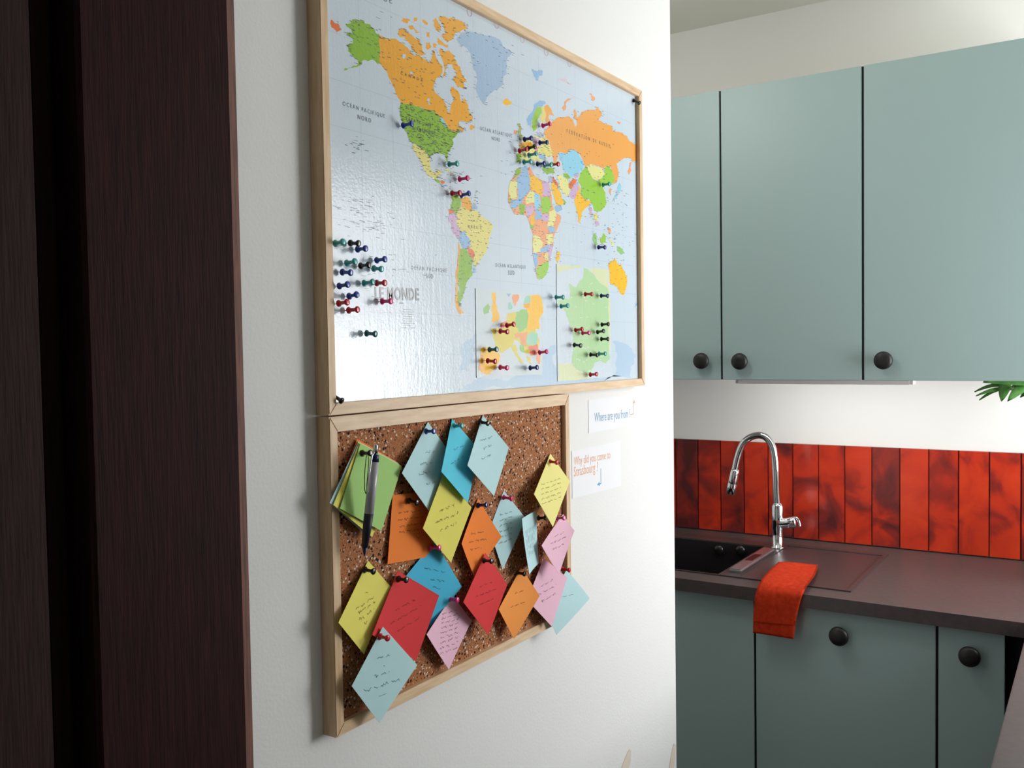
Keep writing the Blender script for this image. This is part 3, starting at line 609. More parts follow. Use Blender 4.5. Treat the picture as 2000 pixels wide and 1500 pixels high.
land(6, 'lemon', [(812, 205), (885, 205), (895, 305), (850, 325), (815, 285)], .1, .006); land(6, 'purple', [(838, 318), (895, 328), (872, 435), (836, 488)], .12, .008)
land(6, 'blue', [(666, 412), (735, 418), (725, 540), (702, 610), (684, 500)], .1, .004); land(6, 'salmon', [(734, 438), (825, 425), (806, 515), (738, 548)], .1, .005)
land(6, 'yellow', [(798, 412), (836, 408), (836, 485), (802, 490)], .12, 0); land(6, 'lime', [(706, 600), (738, 545), (800, 510), (840, 495), (838, 590), (812, 655), (772, 695), (718, 692)], .08, .004)
land(6, 'gold', [(928, 402), (962, 396), (968, 450), (946, 520), (923, 482)], .12, .006)
# East and south-east Asia, Australia
land(4, 'purple', [(1278, 1130), (1320, 1165), (1315, 1235), (1288, 1205)], .15, .006); land(4, 'yellow', [(1318, 1205), (1372, 1215), (1372, 1285), (1328, 1275)], .2, .01)
land(4, 'purple', [(1350, 1290), (1390, 1290), (1385, 1340), (1360, 1340)], .2, .01)
land(4, 'salmon', [(1508, 930), (1532, 945), (1526, 1015), (1508, 995)], .15, 0); land(4, 'cyan', [(1608, 868), (1625, 950), (1585, 1032), (1535, 1058), (1560, 1010), (1597, 960)], .15, .004)
land(4, 'salmon', [(1720, 655), (1746, 648), (1742, 742), (1712, 785), (1700, 742)], .12, 0)
land(6, 'lgreen', [(1308, 165), (1340, 200), (1378, 315), (1352, 335), (1320, 250)], .15, .006); land(6, 'lime', [(1438, 195), (1468, 228), (1464, 295), (1420, 315), (1402, 258)], .15, .004)
land(6, 'salmon', [(1488, 145), (1512, 148), (1508, 208), (1488, 195)], .2, .01); land(6, 'lgreen', [(1575, 345), (1622, 355), (1655, 412), (1620, 425), (1588, 392)], .2, 0)
land(6, 'lemon', [(1500, 270), (1530, 260), (1540, 330), (1515, 340)], .2, 0)
land(6, 'gold', [(1488, 540), (1518, 500), (1545, 500), (1560, 462), (1582, 510), (1592, 532), (1618, 555), (1625, 520), (1645, 580), (1665, 612), (1694, 680), (1694, 740), (1682, 800), (1662, 862), (1640, 868), (1610, 830), (1588, 780), (1550, 758), (1508, 742), (1498, 640)], .07, .0015)
land(6, 'blue', [(1775, 1005), (1795, 955), (1812, 950), (1802, 985)], .2, 0)

# small printed names: fine dashes on land, along coasts and by the islands
dashV, dashF = [], []
def dash(px, py, ln, ht, X, V, Fc):
    P = onX(px, py, X); Q = P+Vector((0, .001, 0))
    k = ln/1463*max(.8, 1.0); hh = ht/1463
    y0, y1, zz0, zz1 = P.y-k/2, P.y+k/2, P.z-hh/2, P.z+hh/2
    if y0 < MY0+.001 or y1 > MY1-.001 or zz0 < MZ0+.001 or zz1 > MZ1-.001: return
    i = len(V); V += [(X, y0, zz0), (X, y1, zz0), (X, y1, zz1), (X, y0, zz1)]; Fc.append((i, i+1, i+2, i+3))
XD = BX+.00032
for px, dens, color in LAND:
    if not dens: continue
    xs = [p[0] for p in px]; ys = [p[1] for p in px]
    area = abs(sum(px[i][0]*px[(i+1) % len(px)][1]-px[(i+1) % len(px)][0]*px[i][1] for i in range(len(px))))/2
    for _ in range(int(area*dens*1.5)):
        for _t in range(8):
            p = (rng.uniform(min(xs), max(xs)), rng.uniform(min(ys), max(ys)))
            if inside(p, px): dash(*p, rng.uniform(2.5, 8), rng.uniform(.7, 1.3), XD, dashV, dashF); break
    for i in range(0, len(px)):
        if rng.random() < .17: dash(px[i][0]+rng.uniform(-4, 5), px[i][1]+rng.uniform(-1, 2), rng.uniform(4, 11), rng.uniform(.6, 1.1), XD, dashV, dashF)
for cxp, cyp, sx, sy, nn in ((695, 405, 40, 22, 34), (720, 440, 55, 25, 44), (695, 280, 22, 18, 18), (1200, 470, 36, 60, 50), (1215, 400, 25, 40, 20), (880, 345, 45, 18, 40), (980, 120, 60, 30, 10), (720, 60, 60, 30, 14), (1010, 330, 40, 60, 22), (760, 520, 90, 60, 26), (1140, 440, 60, 40, 14), (920, 385, 20, 14, 18)):
    for _ in range(nn): dash(cxp+rng.gauss(0, .5)*sx, cyp+rng.gauss(0, .5)*sy, rng.uniform(4, 12), rng.uniform(.6, 1.1), XD, dashV, dashF)
for k in range(9): dash(797, 605+k*4.4, rng.uniform(26, 44), .8, XD, dashV, dashF)
for q in ((766, 591), (784, 592), (1148, 372), (1160, 376)): dash(*q, 13, 1.6, XD, dashV, dashF)
mesh_obj('printed_place_names', dashV, dashF, print_mat('print_ink', (84, 88, 84)), sheet)['kind'] = 'stuff'
# graticule
gv, gf = [], []
X = BX+.00003
for k in range(1, 10):
    z = MZ0+(MZ1-MZ0)*k/10; i = len(gv); gv += [(X, MY0, z-.0003), (X, MY1, z-.0003), (X, MY1, z+.0003), (X, MY0, z+.0003)]; gf.append((i, i+1, i+2, i+3))
for k in range(1, 14):
    y = MY0+(MY1-MY0)*k/14; i = len(gv); gv += [(X, y-.0003, MZ0), (X, y+.0003, MZ0), (X, y+.0003, MZ1), (X, y-.0003, MZ1)]; gf.append((i, i+1, i+2, i+3))
mesh_obj('printed_grid', gv, gf, print_mat('print_gridline', (188, 204, 218)), sheet)['kind'] = 'stuff'

# ---- lettering
def lettering(body, left, right, X, m, parent, aspect=1., bold=0., space=1., name='lettering'):
    """flat letters whose baseline runs from pixel `left` to pixel `right` on the plane X"""
    c = bpy.data.curves.new('t', 'FONT'); c.body = body; c.size = 1; c.offset = bold; c.space_character = space; c.resolution_u = 3
    o = bpy.data.objects.new('t', c); COL.objects.link(o)
    dg = bpy.context.evaluated_depsgraph_get(); dg.update()
    me = bpy.data.meshes.new_from_object(o.evaluated_get(dg)); bpy.data.objects.remove(o)
    A, B = onX(*left, X), onX(*right, X)
    xs = [v.co.x for v in me.vertices]; x0, x1 = min(xs), max(xs)
    d = B-A; s = d.length/(x1-x0); d.normalize(); u = Vector((0, -d.z, d.y))
    for v in me.vertices: v.co = A + d*((v.co.x-x0)*s) + u*(v.co.y*s*aspect)
    me.name = name; me.materials.clear(); me.materials.append(m)
    o = link(name, me, parent); return o
INK = print_mat('print_ink', (84, 88, 84)); INK2 = print_mat('print_grey', (128, 134, 142)); INK3 = print_mat('print_dark', (92, 92, 96))
XT = BX+.00036
for body, a, b, ink, asp, bold, sp in (
    ('OCÉAN PACIFIQUE', (670, 206), (752, 231), INK2, 1.15, .0, 1.5), ('NORD', (699, 232), (725, 240), INK2, 1.1, .0, 1.4), ('CANADA', (783, 145), (826, 160), INK, .8, .01, 2.1),
    ('ÉTATS-UNIS', (799, 236), (842, 249), INK, 1, .01, 1.5), ("D'AMÉRIQUE", (806, 253), (850, 263), INK, 1, .01, 1.5),
    ('OCÉAN ATLANTIQUE', (938, 254), (1000, 269), INK2, 1.2, 0, 1.5), ('NORD', (961, 273), (977, 277), INK2, 1.1, 0, 1.3),
    ('OCÉAN PACIFIQUE', (803, 526), (873, 532), INK2, 1.15, 0, 1.5), ('SUD', (833, 543), (846, 544), INK2, 1.15, 0, 1.3),
    ('OCÉAN ATLANTIQUE', (968, 521), (1027, 525), INK2, 1.2, 0, 1.5), ('SUD', (993, 537), (1005, 537), INK2, 1.2, 0, 1.3),
    ('FÉDÉRATION DE RUSSIE', (1107, 259), (1192, 289), INK, 1.15, 0, 2.1), ('BRÉSIL', (915, 445), (941, 448), INK, .9, 0, 1.9),
    ('UE', (749, 2), (766, 7), INK2, .8, 0, 1.4)):
    lettering(body, a, b, XT, ink, sheet, asp, bold, sp, 'printed_lettering')
lettering('LE MONDE', (733, 584), (819, 586), XT, print_mat('print_title', (140, 138, 144)), sheet, 1.3, .032, 1.12, 'printed_title')
# little printed clock rings along the top margin
for px, py in ((917, 22), (970, 46), (1020, 74), (1067, 100), (1112, 122)):
    c = onX(px, py+2, XT); V, Fc = [], []
    for k in range(24):
        a = 2*math.pi*k/24
        V += [c+Vector((0, .0062*math.cos(a), .0062*math.sin(a))), c+Vector((0, .0054*math.cos(a), .0054*math.sin(a)))]
    for k in range(24):
        j = (k+1) % 24; Fc.append((2*k, 2*j, 2*j+1, 2*k+1))
    mesh_obj('printed_clock_ring', V, Fc, print_mat('print_rose', (214, 172, 184)), sheet)

# ---- two smaller map sheets stuck on the big map
def small_sheet(name, label, px, color):
    P = [onX(a, b, BX+.0009) for a, b in px]; c = sum(P, Vector())/4
    e = empty(name, c); tag(e, label, 'map sheet')
    bm = bmesh.new(); a = [bm.verts.new(p) for p in P]; b = [bm.verts.new(p-Vector((.0004, 0, 0))) for p in P]
    bm.faces.new(a); bm.faces.new(b[::-1])
    for i in range(4): bm.faces.new((a[i], a[(i+1) % 4], b[(i+1) % 4], b[i]))
    s = bm_obj('paper', bm, print_mat('print_'+color, PAL[color]), e); return e, s
PAL['paper'] = (212, 223, 228); PAL['paper2'] = (214, 225, 235); PAL['straw'] = (226, 208, 84)
eu, eup = small_sheet('europe_map_sheet', 'small coloured map of Europe stuck low on the world map', ((929, 563), (1055, 573), (1057, 731), (931, 738)), 'paper')
layer[0] = 0; XE = BX+.0009
def eul(color, pts): land(8, color, pts, .10, 0, eup, XE)
eul('straw', [(330, 455), (400, 400), (490, 330), (600, 300), (738, 300), (738, 690), (720, 800), (650, 800), (560, 750), (510, 640), (440, 640), (360, 540)])
eul('gold', [(225, 112), (270, 120), (275, 250), (290, 330), (310, 400), (290, 435), (220, 430), (238, 360), (225, 300), (240, 220)]); eul('lgreen', [(150, 270), (190, 235), (207, 270), (195, 340), (138, 362)])
eul('salmon', [(452, 140), (517, 140), (510, 210), (480, 268), (455, 220)]); eul('blue', [(385, 128), (432, 128), (410, 168)]); eul('teal', [(403, 230), (430, 218), (452, 290), (408, 304)])
eul('gold', [(632, 158), (746, 150), (738, 520), (608, 545), (606, 400), (618, 330), (600, 300), (640, 250)]); eul('teal', [(598, 158), (642, 158), (640, 232), (575, 245)]); eul('orange', [(566, 236), (634, 230), (630, 284), (575, 284)])
eul('lgreen', [(488, 328), (550, 298), (604, 308), (622, 380), (604, 500), (520, 548), (486, 480)]); eul('straw', [(398, 348), (482, 328), (492, 470), (460, 505), (388, 442)])
eul('straw', [(208, 520), (300, 498), (380, 518), (442, 568), (475, 600), (452, 702), (380, 745), (330, 775), (258, 712), (243, 590)]); eul('red', [(325, 450), (382, 428), (390, 495), (316, 492)])
eul('straw', [(430, 718), (472, 678), (502, 760), (572, 862), (550, 892), (500, 822), (460, 762)]); eul('salmon', [(466, 568), (545, 556), (545, 605), (476, 614)])
eul('gold', [(108, 720), (200, 698), (312, 780), (312, 832), (250, 952), (180, 1012), (108, 982), (88, 860)]); eul('salmon', [(105, 790), (132, 800), (120, 962), (82, 962)])
eul('salmon', [(538, 556), (612, 546), (602, 704), (556, 694)]); eul('teal', [(608, 600), (660, 543), (722, 560), (722, 642), (702, 692), (618, 692), (598, 640)])
eul('lgreen', [(526, 688), (572, 688), (584, 772), (538, 752)]); eul('red', [(618, 708), (722, 678), (724, 792), (648, 804)]); eul('straw', [(598, 798), (642, 818), (654, 892), (618, 872)]); eul('salmon', [(718, 790), (762, 800), (752, 902), (718, 872)])
fr, frp = small_sheet('france_map_sheet', 'pale green map of France stuck at the lower right of the world map', ((1087, 515), (1190, 527), (1195, 735), (1089, 745)), 'paper2')
layer[0] = 0
def o8(pts): return [(920+.18*x, 550+.18*y) for x, y in pts]
def o6(pts): return [(920+.18*x, 420+.18*y) for x, y in pts]
land(0, 'nb', o6([(935, 535), (1200, 548), (1180, 575), (1000, 602), (935, 640)]), .08, 0, frp, XE); land(0, 'nb', o6([(1280, 580), (1485, 590), (1500, 800), (1505, 1450), (1490, 1480), (1400, 900), (1340, 645)]), .03, 0, frp, XE)
land(0, 'nb', o8([(945, 895), (1080, 888), (1150, 960), (1290, 1010), (1290, 1046), (945, 1076)]), .05, 0, frp, XE)
land(0, 'fr', o6([(1220, 572), (1260, 580), (1330, 640), (1400, 740), (1478, 790), (1500, 860), (1490, 1050), (1492, 1200), (1498, 1480)])+o8([(1508, 830), (1460, 890), (1400, 860), (1340, 880), (1310, 960), (1270, 1005), (1150, 962), (1100, 905), (1092, 860), (1100, 700), (1110, 620), (1095, 500), (1050, 400), (1020, 320), (955, 260), (935, 205), (1000, 180), (1070, 190), (1080, 110), (1060, 25)])+o6([(1072, 742), (1100, 770), (1140, 790), (1170, 730), (1210, 690)]), .05, 0, frp, XE)
fv, ff = [], []
for _ in range(60):
    dash(rng.uniform(1100, 1190), rng.uniform(540, 735), rng.uniform(6, 13), 1.2, XE+.0002, fv, ff)
mesh_obj('printed_place_names', fv, ff, print_mat('print_white', (238, 244, 240)), frp)['kind'] = 'stuff'

# ------------------------------------------------------------------ push pins
PINC = {'teal': (70, 178, 176), 'dark green': (30, 110, 108), 'black': (20, 17, 18), 'blue': (34, 70, 164), 'navy': (28, 48, 130), 'red': (204, 30, 44), 'magenta': (238, 48, 130), 'pink': (238, 110, 170)}
M_STEEL = mat('pin_steel', (190, 192, 195), .25, metal=1)
body_prof = [(.0, .0030), (.0002, .0042), (.0016, .0044), (.0026, .0030), (.0045, .0024), (.0085, .0022), (.0115, .0026), (.0130, .0038), (.0142, .0043), (.0155, .0040), (.0160, .0026)]
_pin_mesh = {}
def pin(color, px, py, label, group, xb=BX, gap=.0045, tilt=None):
    mid = onX(px, py, xb+gap+.008)
    e = empty('push_pin', (xb, mid.y, mid.z)); tag(e, label, 'push pin', group)
    if color not in _pin_mesh:
        m = mat('pin_'+color, PINC[color], .22, coat=.3)
        h_ = lathe('pin_head', body_prof, m, None, 'X', (0, 0, 0), 14); nd = lathe('needle', [(0, .0005), (.0065, .0005)], M_STEEL, None, 'X', (0, 0, 0), 6)
        _pin_mesh[color] = (h_.data, nd.data); bpy.data.objects.remove(h_); bpy.data.objects.remove(nd)
    for nm, me, off in (('pin_head', _pin_mesh[color][0], gap), ('needle', _pin_mesh[color][1], gap-.0062)):
        o = bpy.data.objects.new(nm, me); COL.objects.link(o); o.parent = e; o.location = (off, 0, 0)
    if tilt is None: tilt = (rng.uniform(-.12, .12), rng.uniform(-.12, .12))
    e.rotation_euler = (0, tilt[0], tilt[1])
    return e
G1 = 'push pins in the world map'
for c, x, y, lb in (
    ('teal', 664, 475, 'teal push pin against the left map frame, highest of the spare pins'), ('black', 693, 473, 'black push pin in the top row of spare pins at the map left'),
    ('blue', 707, 486, 'blue push pin just below the topmost black pin at the map left'), ('blue', 744, 508, 'blue push pin furthest right in the cluster of spare pins'),
    ('teal', 686, 514, 'teal push pin left of the middle black pin in the spare cluster'), ('black', 713, 519, 'black push pin in the middle of the spare pin cluster'),
    ('teal', 739, 523, 'teal push pin right under the rightmost blue spare pin'), ('blue', 677, 530, 'blue push pin near the left frame below a teal pin'),
    ('blue', 671, 559, 'blue push pin tilted down beside the left map frame'), ('teal', 719, 553, 'teal push pin touching a red pin above the map title'),
    ('red', 744, 552, 'red push pin just above the printed map title'), ('blue', 691, 579, 'blue push pin left of the printed map title'),
    ('red', 670, 593, 'red push pin close to the left frame below the map title level'), ('red', 689, 606, 'red push pin lowest of the reds at the map left'),
    ('magenta', 754, 588, 'magenta push pin right under the printed map title'), ('dark green', 724, 650, 'dark green push pin alone in the glare at the lower left of the map'),
    ('blue', 795, 244, 'blue push pin on the west coast of the United States'), ('teal', 885, 319, 'teal push pin at the tip of Florida'),
    ('magenta', 905, 349, 'magenta push pin in the Caribbean Sea'), ('red', 891, 376, 'red push pin at the north end of South America'),
    ('blue', 908, 381, 'blue push pin beside the red one above South America'), ('magenta', 1067, 245, 'magenta push pin by the Baltic south of Finland'),
    ('navy', 1032, 271, 'navy push pin between Britain and the continent'), ('navy', 1061, 277, 'navy push pin at the western edge of Russia'),
    ('red', 1022, 294, 'red push pin on France on the world map'), ('black', 1039, 289, 'black push pin touching the red pin in western Europe'),
    ('teal', 1040, 303, 'teal push pin under the black pin in western Europe'), ('teal', 1031, 315, 'teal push pin near Spain by the western Mediterranean'),
    ('navy', 1057, 319, 'navy push pin in the central Mediterranean'), ('teal', 1071, 322, 'teal push pin over Turkey'),
    ('red', 1085, 320, 'red push pin seen end-on near the Caspian Sea'), ('teal', 1185, 360, 'teal push pin on the north-east coast of China'),
    ('navy', 1176, 482, 'navy push pin on the island of Java')):
    pin(c, x, y, lb, G1)
G2 = 'push pins in the Europe map sheet'
for c, x, y, lb in (('red', 998, 636, 'red push pin on Belgium in the small Europe map'), ('red', 985, 646, 'red push pin in the north of France on the Europe map'), ('dark green', 964, 683, 'dark green push pin in northern Spain on the Europe map'),
    ('red', 960, 704, 'red push pin in the middle of Spain on the Europe map'), ('magenta', 985, 717, 'magenta push pin in the sea beside Spain on the Europe map'), ('magenta', 1061, 689, 'magenta push pin at the right edge of the Europe map'), ('navy', 1043, 719, 'navy push pin at the bottom right of the Europe map')):
    pin(c, x, y, lb, G2, BX+.0014)
G3 = 'push pins in the France map sheet'
for c, x, y, lb in (('teal', 1093, 580, 'teal push pin at the far west tip of the France map'), ('teal', 1103, 598, 'teal push pin on the south coast of Brittany on the France map'), ('red', 1150, 574, 'red push pin near Paris at the top of the France map'),
    ('navy', 1181, 577, 'navy push pin at the upper right edge of the France map'), ('black', 1182, 634, 'uppermost black push pin on the right side of the France map'), ('black', 1174, 649, 'middle one of three black push pins on the right of the France map'),
    ('black', 1181, 662, 'lowest of three black push pins on the right of the France map'), ('black', 1129, 673, 'black push pin on the left side of the France map'), ('red', 1131, 645, 'red push pin left of the pair in the middle of the France map'),
    ('magenta', 1145, 650, 'pinkish push pin right of a red one on the France map'), ('black', 1160, 692, 'black push pin touching a teal pin low on the France map'), ('teal', 1177, 691, 'teal push pin beside a black one low on the France map'),
    ('red', 1160, 732, 'red push pin at the bottom edge of the France map')):
    pin(c, x, y, lb, G3, BX+.0014)
pin('black', 659, 772, 'small black pin holding the bottom left corner of the map', 'map corner pins', BX, .0, (.5, .2)); pin('black', 1244, 195, 'small black pin holding the top right corner of the map', 'map corner pins', BX, .0, (.5, .1))

# ------------------------------------------------------------------ notes on the cork board
NC = {'pale blue': (192, 228, 232), 'turquoise': (96, 208, 232), 'yellow': (240, 230, 112), 'orange': (250, 136, 56), 'bright blue': (78, 190, 226), 'red': (226, 62, 66), 'pink': (244, 196, 216), 'green': (172, 216, 130), 'soft yellow': (244, 236, 150), 'amber': (250, 158, 76)}
M_PEN = mat('note_ink', (104, 112, 116), .8); M_PENR = mat('note_ink_red', (190, 70, 50), .8)
NDX = .002
class Note: pass
def note(color, corners, xs, label, bend=0., lines=(), name='sticky_note', ink=None, group='paper notes on the cork board', upright=False):
    P = [onX(x, y, .013+(xo-.013)*1.05+NDX) for (x, y), xo in zip(corners, xs)]
    n = 12
    def surf(a, b):
        p = P[0]*(1-a)*(1-b)+P[1]*a*(1-b)+P[2]*a*b+P[3]*(1-a)*b
        t = (a+b)/2
        p = p.copy(); p.x += bend*math.sin(math.pi*t)
        return p
    e = empty(name, P[0]); tag(e, label, 'paper note', group)
    V = [surf(i/n, j/n) for j in range(n+1) for i in range(n+1)]
    Fc = [(j*(n+1)+i, (j+1)*(n+1)+i, (j+1)*(n+1)+i+1, j*(n+1)+i+1) for j in range(n) for i in range(n)]
    o = mesh_obj('paper', V, Fc, mat('paper_'+color, NC[color], .75, spec=.2, bump=(90, .06, .002)), e, False)
    s = o.modifiers.new('thickness', 'SOLIDIFY'); s.thickness = .0003; s.offset = -1
    V, Fc = [], []
    def stroke(pts):
        W = .00026; Q = []
        for s_, t_ in pts:
            a, b = (.5+s_/2, .5-t_/2) if upright else (.5+s_/2-t_/2, .5-s_/2-t_/2)
            a = min(max(a, 0), 1); b = min(max(b, 0), 1); Q.append(surf(a, b)+Vector((.0003, 0, 0)))
        for i in range(len(Q)-1):
            d = (Q[i+1]-Q[i]); nrm = Vector((0, -d.z, d.y))
            if nrm.length < 1e-6: continue
            nrm = nrm.normalized()*W; k = len(V); V.extend([Q[i]-nrm, Q[i]+nrm, Q[i+1]+nrm, Q[i+1]-nrm]); Fc.append((k, k+3, k+2, k+1))
    for t_, s0, s1, amp in lines:
        s_ = s0
        while s_ < s1:
            wl_ = rng.uniform(.12, .3); pts = []; q = s_
            while q < min(s_+wl_, s1):
                pts.append((q, t_+rng.uniform(-amp, amp)*(1.6 if rng.random() < .2 else 1))); q += rng.uniform(.018, .035)
            if len(pts) > 1: stroke(pts)
            s_ += wl_+.07
    if ink == 'heart':
        hp = []
        for k in range(25):
            a = 2*math.pi*k/24; hp.append((.28+.0075*16*math.sin(a)**3*.9, -.30+.0075*(13*math.cos(a)-5*math.cos(2*a)-2*math.cos(3*a)-math.cos(4*a))*.8))
        stroke(hp)
        for k in range(9):
            a = math.pi*k/8; stroke([(.28+.17*math.cos(a), -.30+.16*math.sin(a)), (.28+.21*math.cos(a), -.30+.20*math.sin(a))])
    if V: mesh_obj('handwriting', V, Fc, mat('ink_on_'+color, tuple(int(v*.55) for v in NC[color]), .8), e)
    e['_'] = 0; del e['_']
    return surf
L4 = lambda a=.03: ((.22, -.3, .3, a), (.02, -.5, .45, a), (-.2, -.35, .35, a))
N = {}
N['A'] = note('pale blue', ((836, 824), (893, 905), (840, 1001), (785, 924)), (.013, .018, .026, .03), 'pale blue diamond note with blue pin, leftmost of the top row', 0, ((.35, -.15, .25, .03), (.1, -.35, .1, .03), (-.1, -.4, .0, .03), (-.35, -.15, .2, .03)))
N['E'] = note('orange', ((767, 967), (848, 958), (846, 1086), (757, 1102)), (.014, .014, .015, .018), 'orange square note with a drawn heart, below the green pad', 0, ((.45, -.7, .4, .03), (.25, -.7, .5, .03), (.05, -.6, .45, .03), (-.12, -.6, .3, .03)), ink='heart', upright=True)
N['F'] = note('yellow', ((866, 926), (921, 991), (881, 1099), (826, 1032)), (.027, .03, .028, .033), 'yellow diamond note tucked under the turquoise one', 0, L4())
N['B'] = note('turquoise', ((883, 818), (936, 878), (914, 982), (862, 921)), (.013, .024, .036, .042), 'turquoise diamond note in the top row between two pale blue ones', 0, ((.3, -.25, .3, .025), (.05, -.5, .2, .025)))
N['C'] = note('pale blue', ((943, 811), (994, 874), (965, 969), (913, 909)), (.013, .03, .042, .046), 'pale blue diamond note with black pin at the right of the top row', 0, ((.42, -.3, .3, .025), (.22, -.2, .2, .025), (.0, -.35, .2, .025)))
N['D'] = note('soft yellow', ((1075, 886), (1113, 940), (1080, 1029), (1043, 965)), (.014, .028, .046, .036), 'yellow diamond note with red pin at the right edge of the cork', 0, tuple((.2-.13*k, -.6, .5, .02) for k in range(5)))
N['H'] = note('pale blue', ((984, 958), (1027, 1013), (982, 1113), (956, 1035)), (.013, .022, .017, .013), 'pale blue diamond note with magenta pin right of the orange diamond', 0, tuple((.35-.14*k, -.35, .35, .025) for k in range(6)))
N['G'] = note('orange', ((934, 973), (983, 1049), (926, 1126), (905, 1062)), (.013, .03, .023, .034), 'tall orange diamond note with navy pin in the middle of the board', -.003, ((.15, -.4, .3, .025), (-.05, -.5, .45, .025), (-.25, -.4, .2, .025)))
N['I'] = note('pale blue', ((1048, 997), (1060, 1101), (1034, 1122), (1027, 1014)), (.024, .028, .038, .044), 'narrow curled pale blue note with black pin beside the pink one', -.007, tuple((.6-.2*k, -.5, .5, .03) for k in range(7)), upright=True)
N['Q'] = note('pale blue', ((1107, 1113), (1148, 1168), (1087, 1240), (1058, 1185)), (.024, .034, .030, .023), 'pale blue note with red pin overhanging the lower right frame corner', .004, ((.2, -.2, .3, .02),))
N['P'] = note('pink', ((1062, 1090), (1108, 1128), (1078, 1224), (1030, 1172)), (.020, .03, .034, .022), 'pink diamond note at the lower right, over a pale blue one', 0, L4())
N['J'] = note('pink', ((1100, 1004), (1126, 1037), (1092, 1122), (1062, 1066)), (.025, .042, .046, .038), 'pink curled note just under the yellow one at the right frame', -.004, L4())
N['K'] = note('bright blue', ((849, 1056), (902, 1146), (835, 1230), (793, 1125)), (.014, .024, .016, .017), 'bright blue diamond note with magenta pin behind the red one', 0, ((.3, -.35, .4, .02), (.08, -.1, .4, .025), (-.08, 0, .35, .025)))
N['L'] = note('yellow', ((719, 1095), (765, 1148), (711, 1278), (661, 1216)), (.013, .019, .024, .03), 'yellow diamond note with black pin at the left edge of the cork', 0, ((.28, -.05, .05, .02), (.08, -.4, .3, .03), (-.05, -.3, .35, .03), (-.2, -.25, .35, .03), (-.36, -.05, .08, .03)))
N['M'] = note('red', ((777, 1115), (858, 1163), (813, 1290), (727, 1240)), (.018, .033, .031, .032), 'large red square note with black pin at the lower left', 0, L4(.02))
N['S'] = note('pink', ((885, 1163), (926, 1213), (877, 1308), (838, 1240)), (.017, .025, .024, .033), 'pink handwritten note at the bottom centre of the cork board', -.004, tuple((.5-.13*k, -.4, .4, .03) for k in range(9)))
N['O'] = note('amber', ((1018, 1108), (1054, 1164), (1004, 1248), (974, 1190)), (.014, .036, .030, .025), 'orange diamond note with black pin right of the lower red diamond', 0, ((.3, -.25, .2, .02), (-.05, -.4, .3, .02)))
N['N'] = note('red', ((948, 1080), (991, 1141), (954, 1240), (905, 1176)), (.026, .034, .032, .038), 'red diamond note with black pin right of centre on the cork', 0, L4(.02))
N['U'] = note('pale blue', ((748, 1224), (815, 1299), (741, 1412), (687, 1340)), (.034, .037, .037, .036), 'large pale blue note with red pin hanging over the bottom frame', 0, ((.38, -.2, .2, .03), (.2, -.02, .03, .02), (.02, -.28, .2, .03), (-.2, -.6, .5, .03), (-.42, -.12, .12, .004)))
# pad of blank sheets under the pen
GP = 'blank sheets of the note pad'
note('orange', ((698, 857), (779, 904), (728, 1034), (650, 978)), (.015, .016, .018, .018), 'orange sheet at the very back of the blank note pad', name='pad_sheet', group=GP)
note('pale blue', ((700, 862), (780, 906), (721, 1050), (644, 982)), (.0165, .018, .022, .026), 'pale blue sheet second from the back of the blank note pad', name='pad_sheet', group=GP)
note('yellow', ((702, 864), (783, 909), (727, 1049), (651, 986)), (.018, .020, .026, .028), 'yellow sheet showing behind the green sheet of the blank pad', name='pad_sheet', group=GP)
note('green', ((704, 866), (785, 911), (745, 1037), (664, 993)), (.0195, .022, .030, .030), 'green top sheet of the blank note pad behind the pen', name='pad_sheet', group=GP)
G4 = 'push pins in the cork board'
for c, x, y, lb, xb in (('blue', 840, 843, 'blue push pin holding the leftmost pale blue note of the top row', .016), ('teal', 894, 833, 'teal push pin holding the turquoise note', .016), ('black', 946, 825, 'black push pin holding the pale blue note at the right of the top row', .016),
    ('red', 1081, 902, 'red push pin holding the yellow note at the right edge', .018), ('black', 807, 979, 'black push pin holding the orange note with the heart', .017), ('navy', 942, 988, 'navy push pin holding the tall orange diamond note', .017), ('magenta', 991, 972, 'magenta push pin holding the pale blue note right of the orange diamond', .017),
    ('black', 1059, 1013, 'black push pin holding the narrow curled pale blue note', .018), ('pink', 1096, 1013, 'pale pink push pin holding the curled pink note', .026), ('magenta', 850, 1071, 'magenta push pin holding the bright blue note', .018), ('black', 721, 1114, 'black push pin holding the yellow note at the left edge', .017),
    ('black', 787, 1132, 'black push pin holding the large red note at the lower left', .022), ('black', 953, 1096, 'black push pin holding the red diamond note right of centre', .029), ('black', 1017, 1120, 'black push pin holding the orange note right of the red diamond', .019), ('red', 1105, 1112, 'red push pin on the right frame at the overhanging pale blue note', .024),
    ('magenta', 886, 1171, 'magenta push pin holding the pink note at the bottom', .020), ('red', 751, 1245, 'red push pin holding the large pale blue note at the bottom left', .036), ('black', 716, 886, 'black push pin holding the blank note pad and pen', .022)):
    pin(c, x, y, lb, G4, .013+(xb-.013)*1.0, .001)

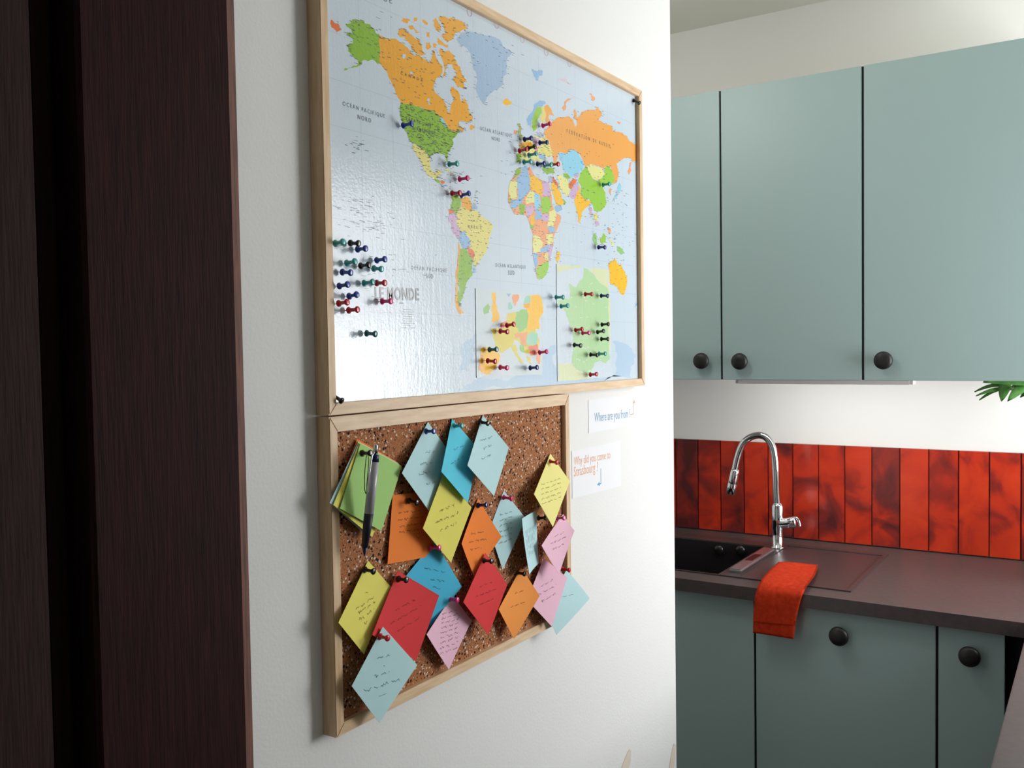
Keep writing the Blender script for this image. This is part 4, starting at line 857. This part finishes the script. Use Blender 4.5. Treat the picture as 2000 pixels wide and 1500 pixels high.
# ------------------------------------------------------------------ pen
def pen():
    XP = .053
    q = lambda x, y, X=XP: onX(x, y, X)
    e = empty('ballpoint_pen', q(712, 1086)); tag(e, 'grey and dark blue ballpoint pen hanging over the green pad', 'pen')
    M_G = mat('pen_grey', (186, 182, 190), .3, coat=.3); M_B = mat('pen_blue', (26, 36, 84), .35); M_D = mat('pen_grip', (28, 32, 46), .5)
    top, a, b, c, d, tip = q(734, 868), q(733, 888), q(731.5, 902), q(720.5, 1003, .049), q(712.5, 1068, .044), q(711.5, 1086, .043)
    tube('push_button', [top, top.lerp(a, .1), a], [.0020, .0028, .0030], M_CHROME, e, 14)
    tube('collar', [a, a.lerp(b, .15), b], [.0040, .0050, .0054], M_B, e, 18)
    tube('barrel', [b, b.lerp(c, .5), c], [.0056, .0060, .0058], M_G, e, 20)
    tube('grip', [c, c.lerp(d, .4), d], [.0058, .0055, .0040], M_D, e, 20)
    tube('tip', [d, d.lerp(tip, .75), tip], [.0036, .0014, .0006], M_B, e, 14)
    off = Vector((.001, -.007, 0))
    tube('clip', spline([a+Vector((0, -.003, -.001)), a+off, b.lerp(c, .3)+off*1.3, b.lerp(c, .55)+off*1.1, b.lerp(c, .6)+off*.75], 5), .0011, M_CHROME, e, 8)
    tube('string', spline([q(716, 888, .030), q(713, 915, .042), q(712, 950, .045), q(715, 964, .046), q(717, 940, .046), q(720, 900, .048), q(718, 888, .034)], 6), .0005, M_SLOT, e, 6)
pen()

# ------------------------------------------------------------------ printed paper signs on the wall
def sign(name, label, px):
    P = [onX(a, b, .0008) for a, b in px]; e = empty(name, P[3]); tag(e, label, 'sign')
    bm = bmesh.new(); a = [bm.verts.new(p) for p in P]; b = [bm.verts.new(p-Vector((.0005, 0, 0))) for p in P]
    bm.faces.new(a); bm.faces.new(b[::-1])
    for i in range(4): bm.faces.new((a[i], a[(i+1) % 4], b[(i+1) % 4], b[i]))
    bm_obj('sheet', bm, M_PAPER, e); return e
def arrow(parent, shaft, head, m):
    V, Fc = [], []
    for (p, q) in shaft:
        A, B = onX(*p, .001), onX(*q, .001); d = B-A; nr = Vector((0, -d.z, d.y)).normalized()*.0009; k = len(V)
        V += [A-nr, A+nr, B+nr, B-nr]; Fc.append((k, k+3, k+2, k+1))
    k = len(V); V += [onX(*p, .001) for p in head]; Fc.append(tuple(range(k, k+len(head))))
    mesh_obj('printed_arrow', V, Fc, m, parent)
M_SB = mat('sign_blue', (128, 172, 202), .7); M_SO = mat('sign_orange', (242, 178, 132), .7); M_SB2 = mat('sign_arrow_blue', (110, 168, 204), .7)
s1 = sign('paper_sign', 'white paper sign with blue lettering under the map corner', ((1149, 781), (1247, 769), (1248, 829), (1150, 846)))
lettering('Where are you from ?', (1161, 824), (1231, 815), .001, M_SB, s1, 1.45, .0, 1.0, 'printed_question')
arrow(s1, (((1231, 810), (1237.5, 808.5)), ((1237.2, 809), (1238.2, 786))), ((1236, 788), (1238.3, 780), (1240.4, 787)), M_SO)
s2 = sign('paper_sign', 'white paper sign with orange lettering beside the cork board', ((1117, 881), (1212, 861), (1213, 949), (1118, 974)))
lettering('Why did you come to', (1121, 909), (1192, 895), .001, M_SO, s2, 1.35, .0, 1.0, 'printed_question')
lettering('Strasbourg ?', (1121, 931), (1168, 920), .001, M_SO, s2, 1.35, .0, 1.0, 'printed_question')
arrow(s2, (((1173.5, 915), (1174, 945)), ((1174, 944), (1170, 945.5))), ((1166, 947), (1171, 941), (1171.5, 949)), M_SB2)
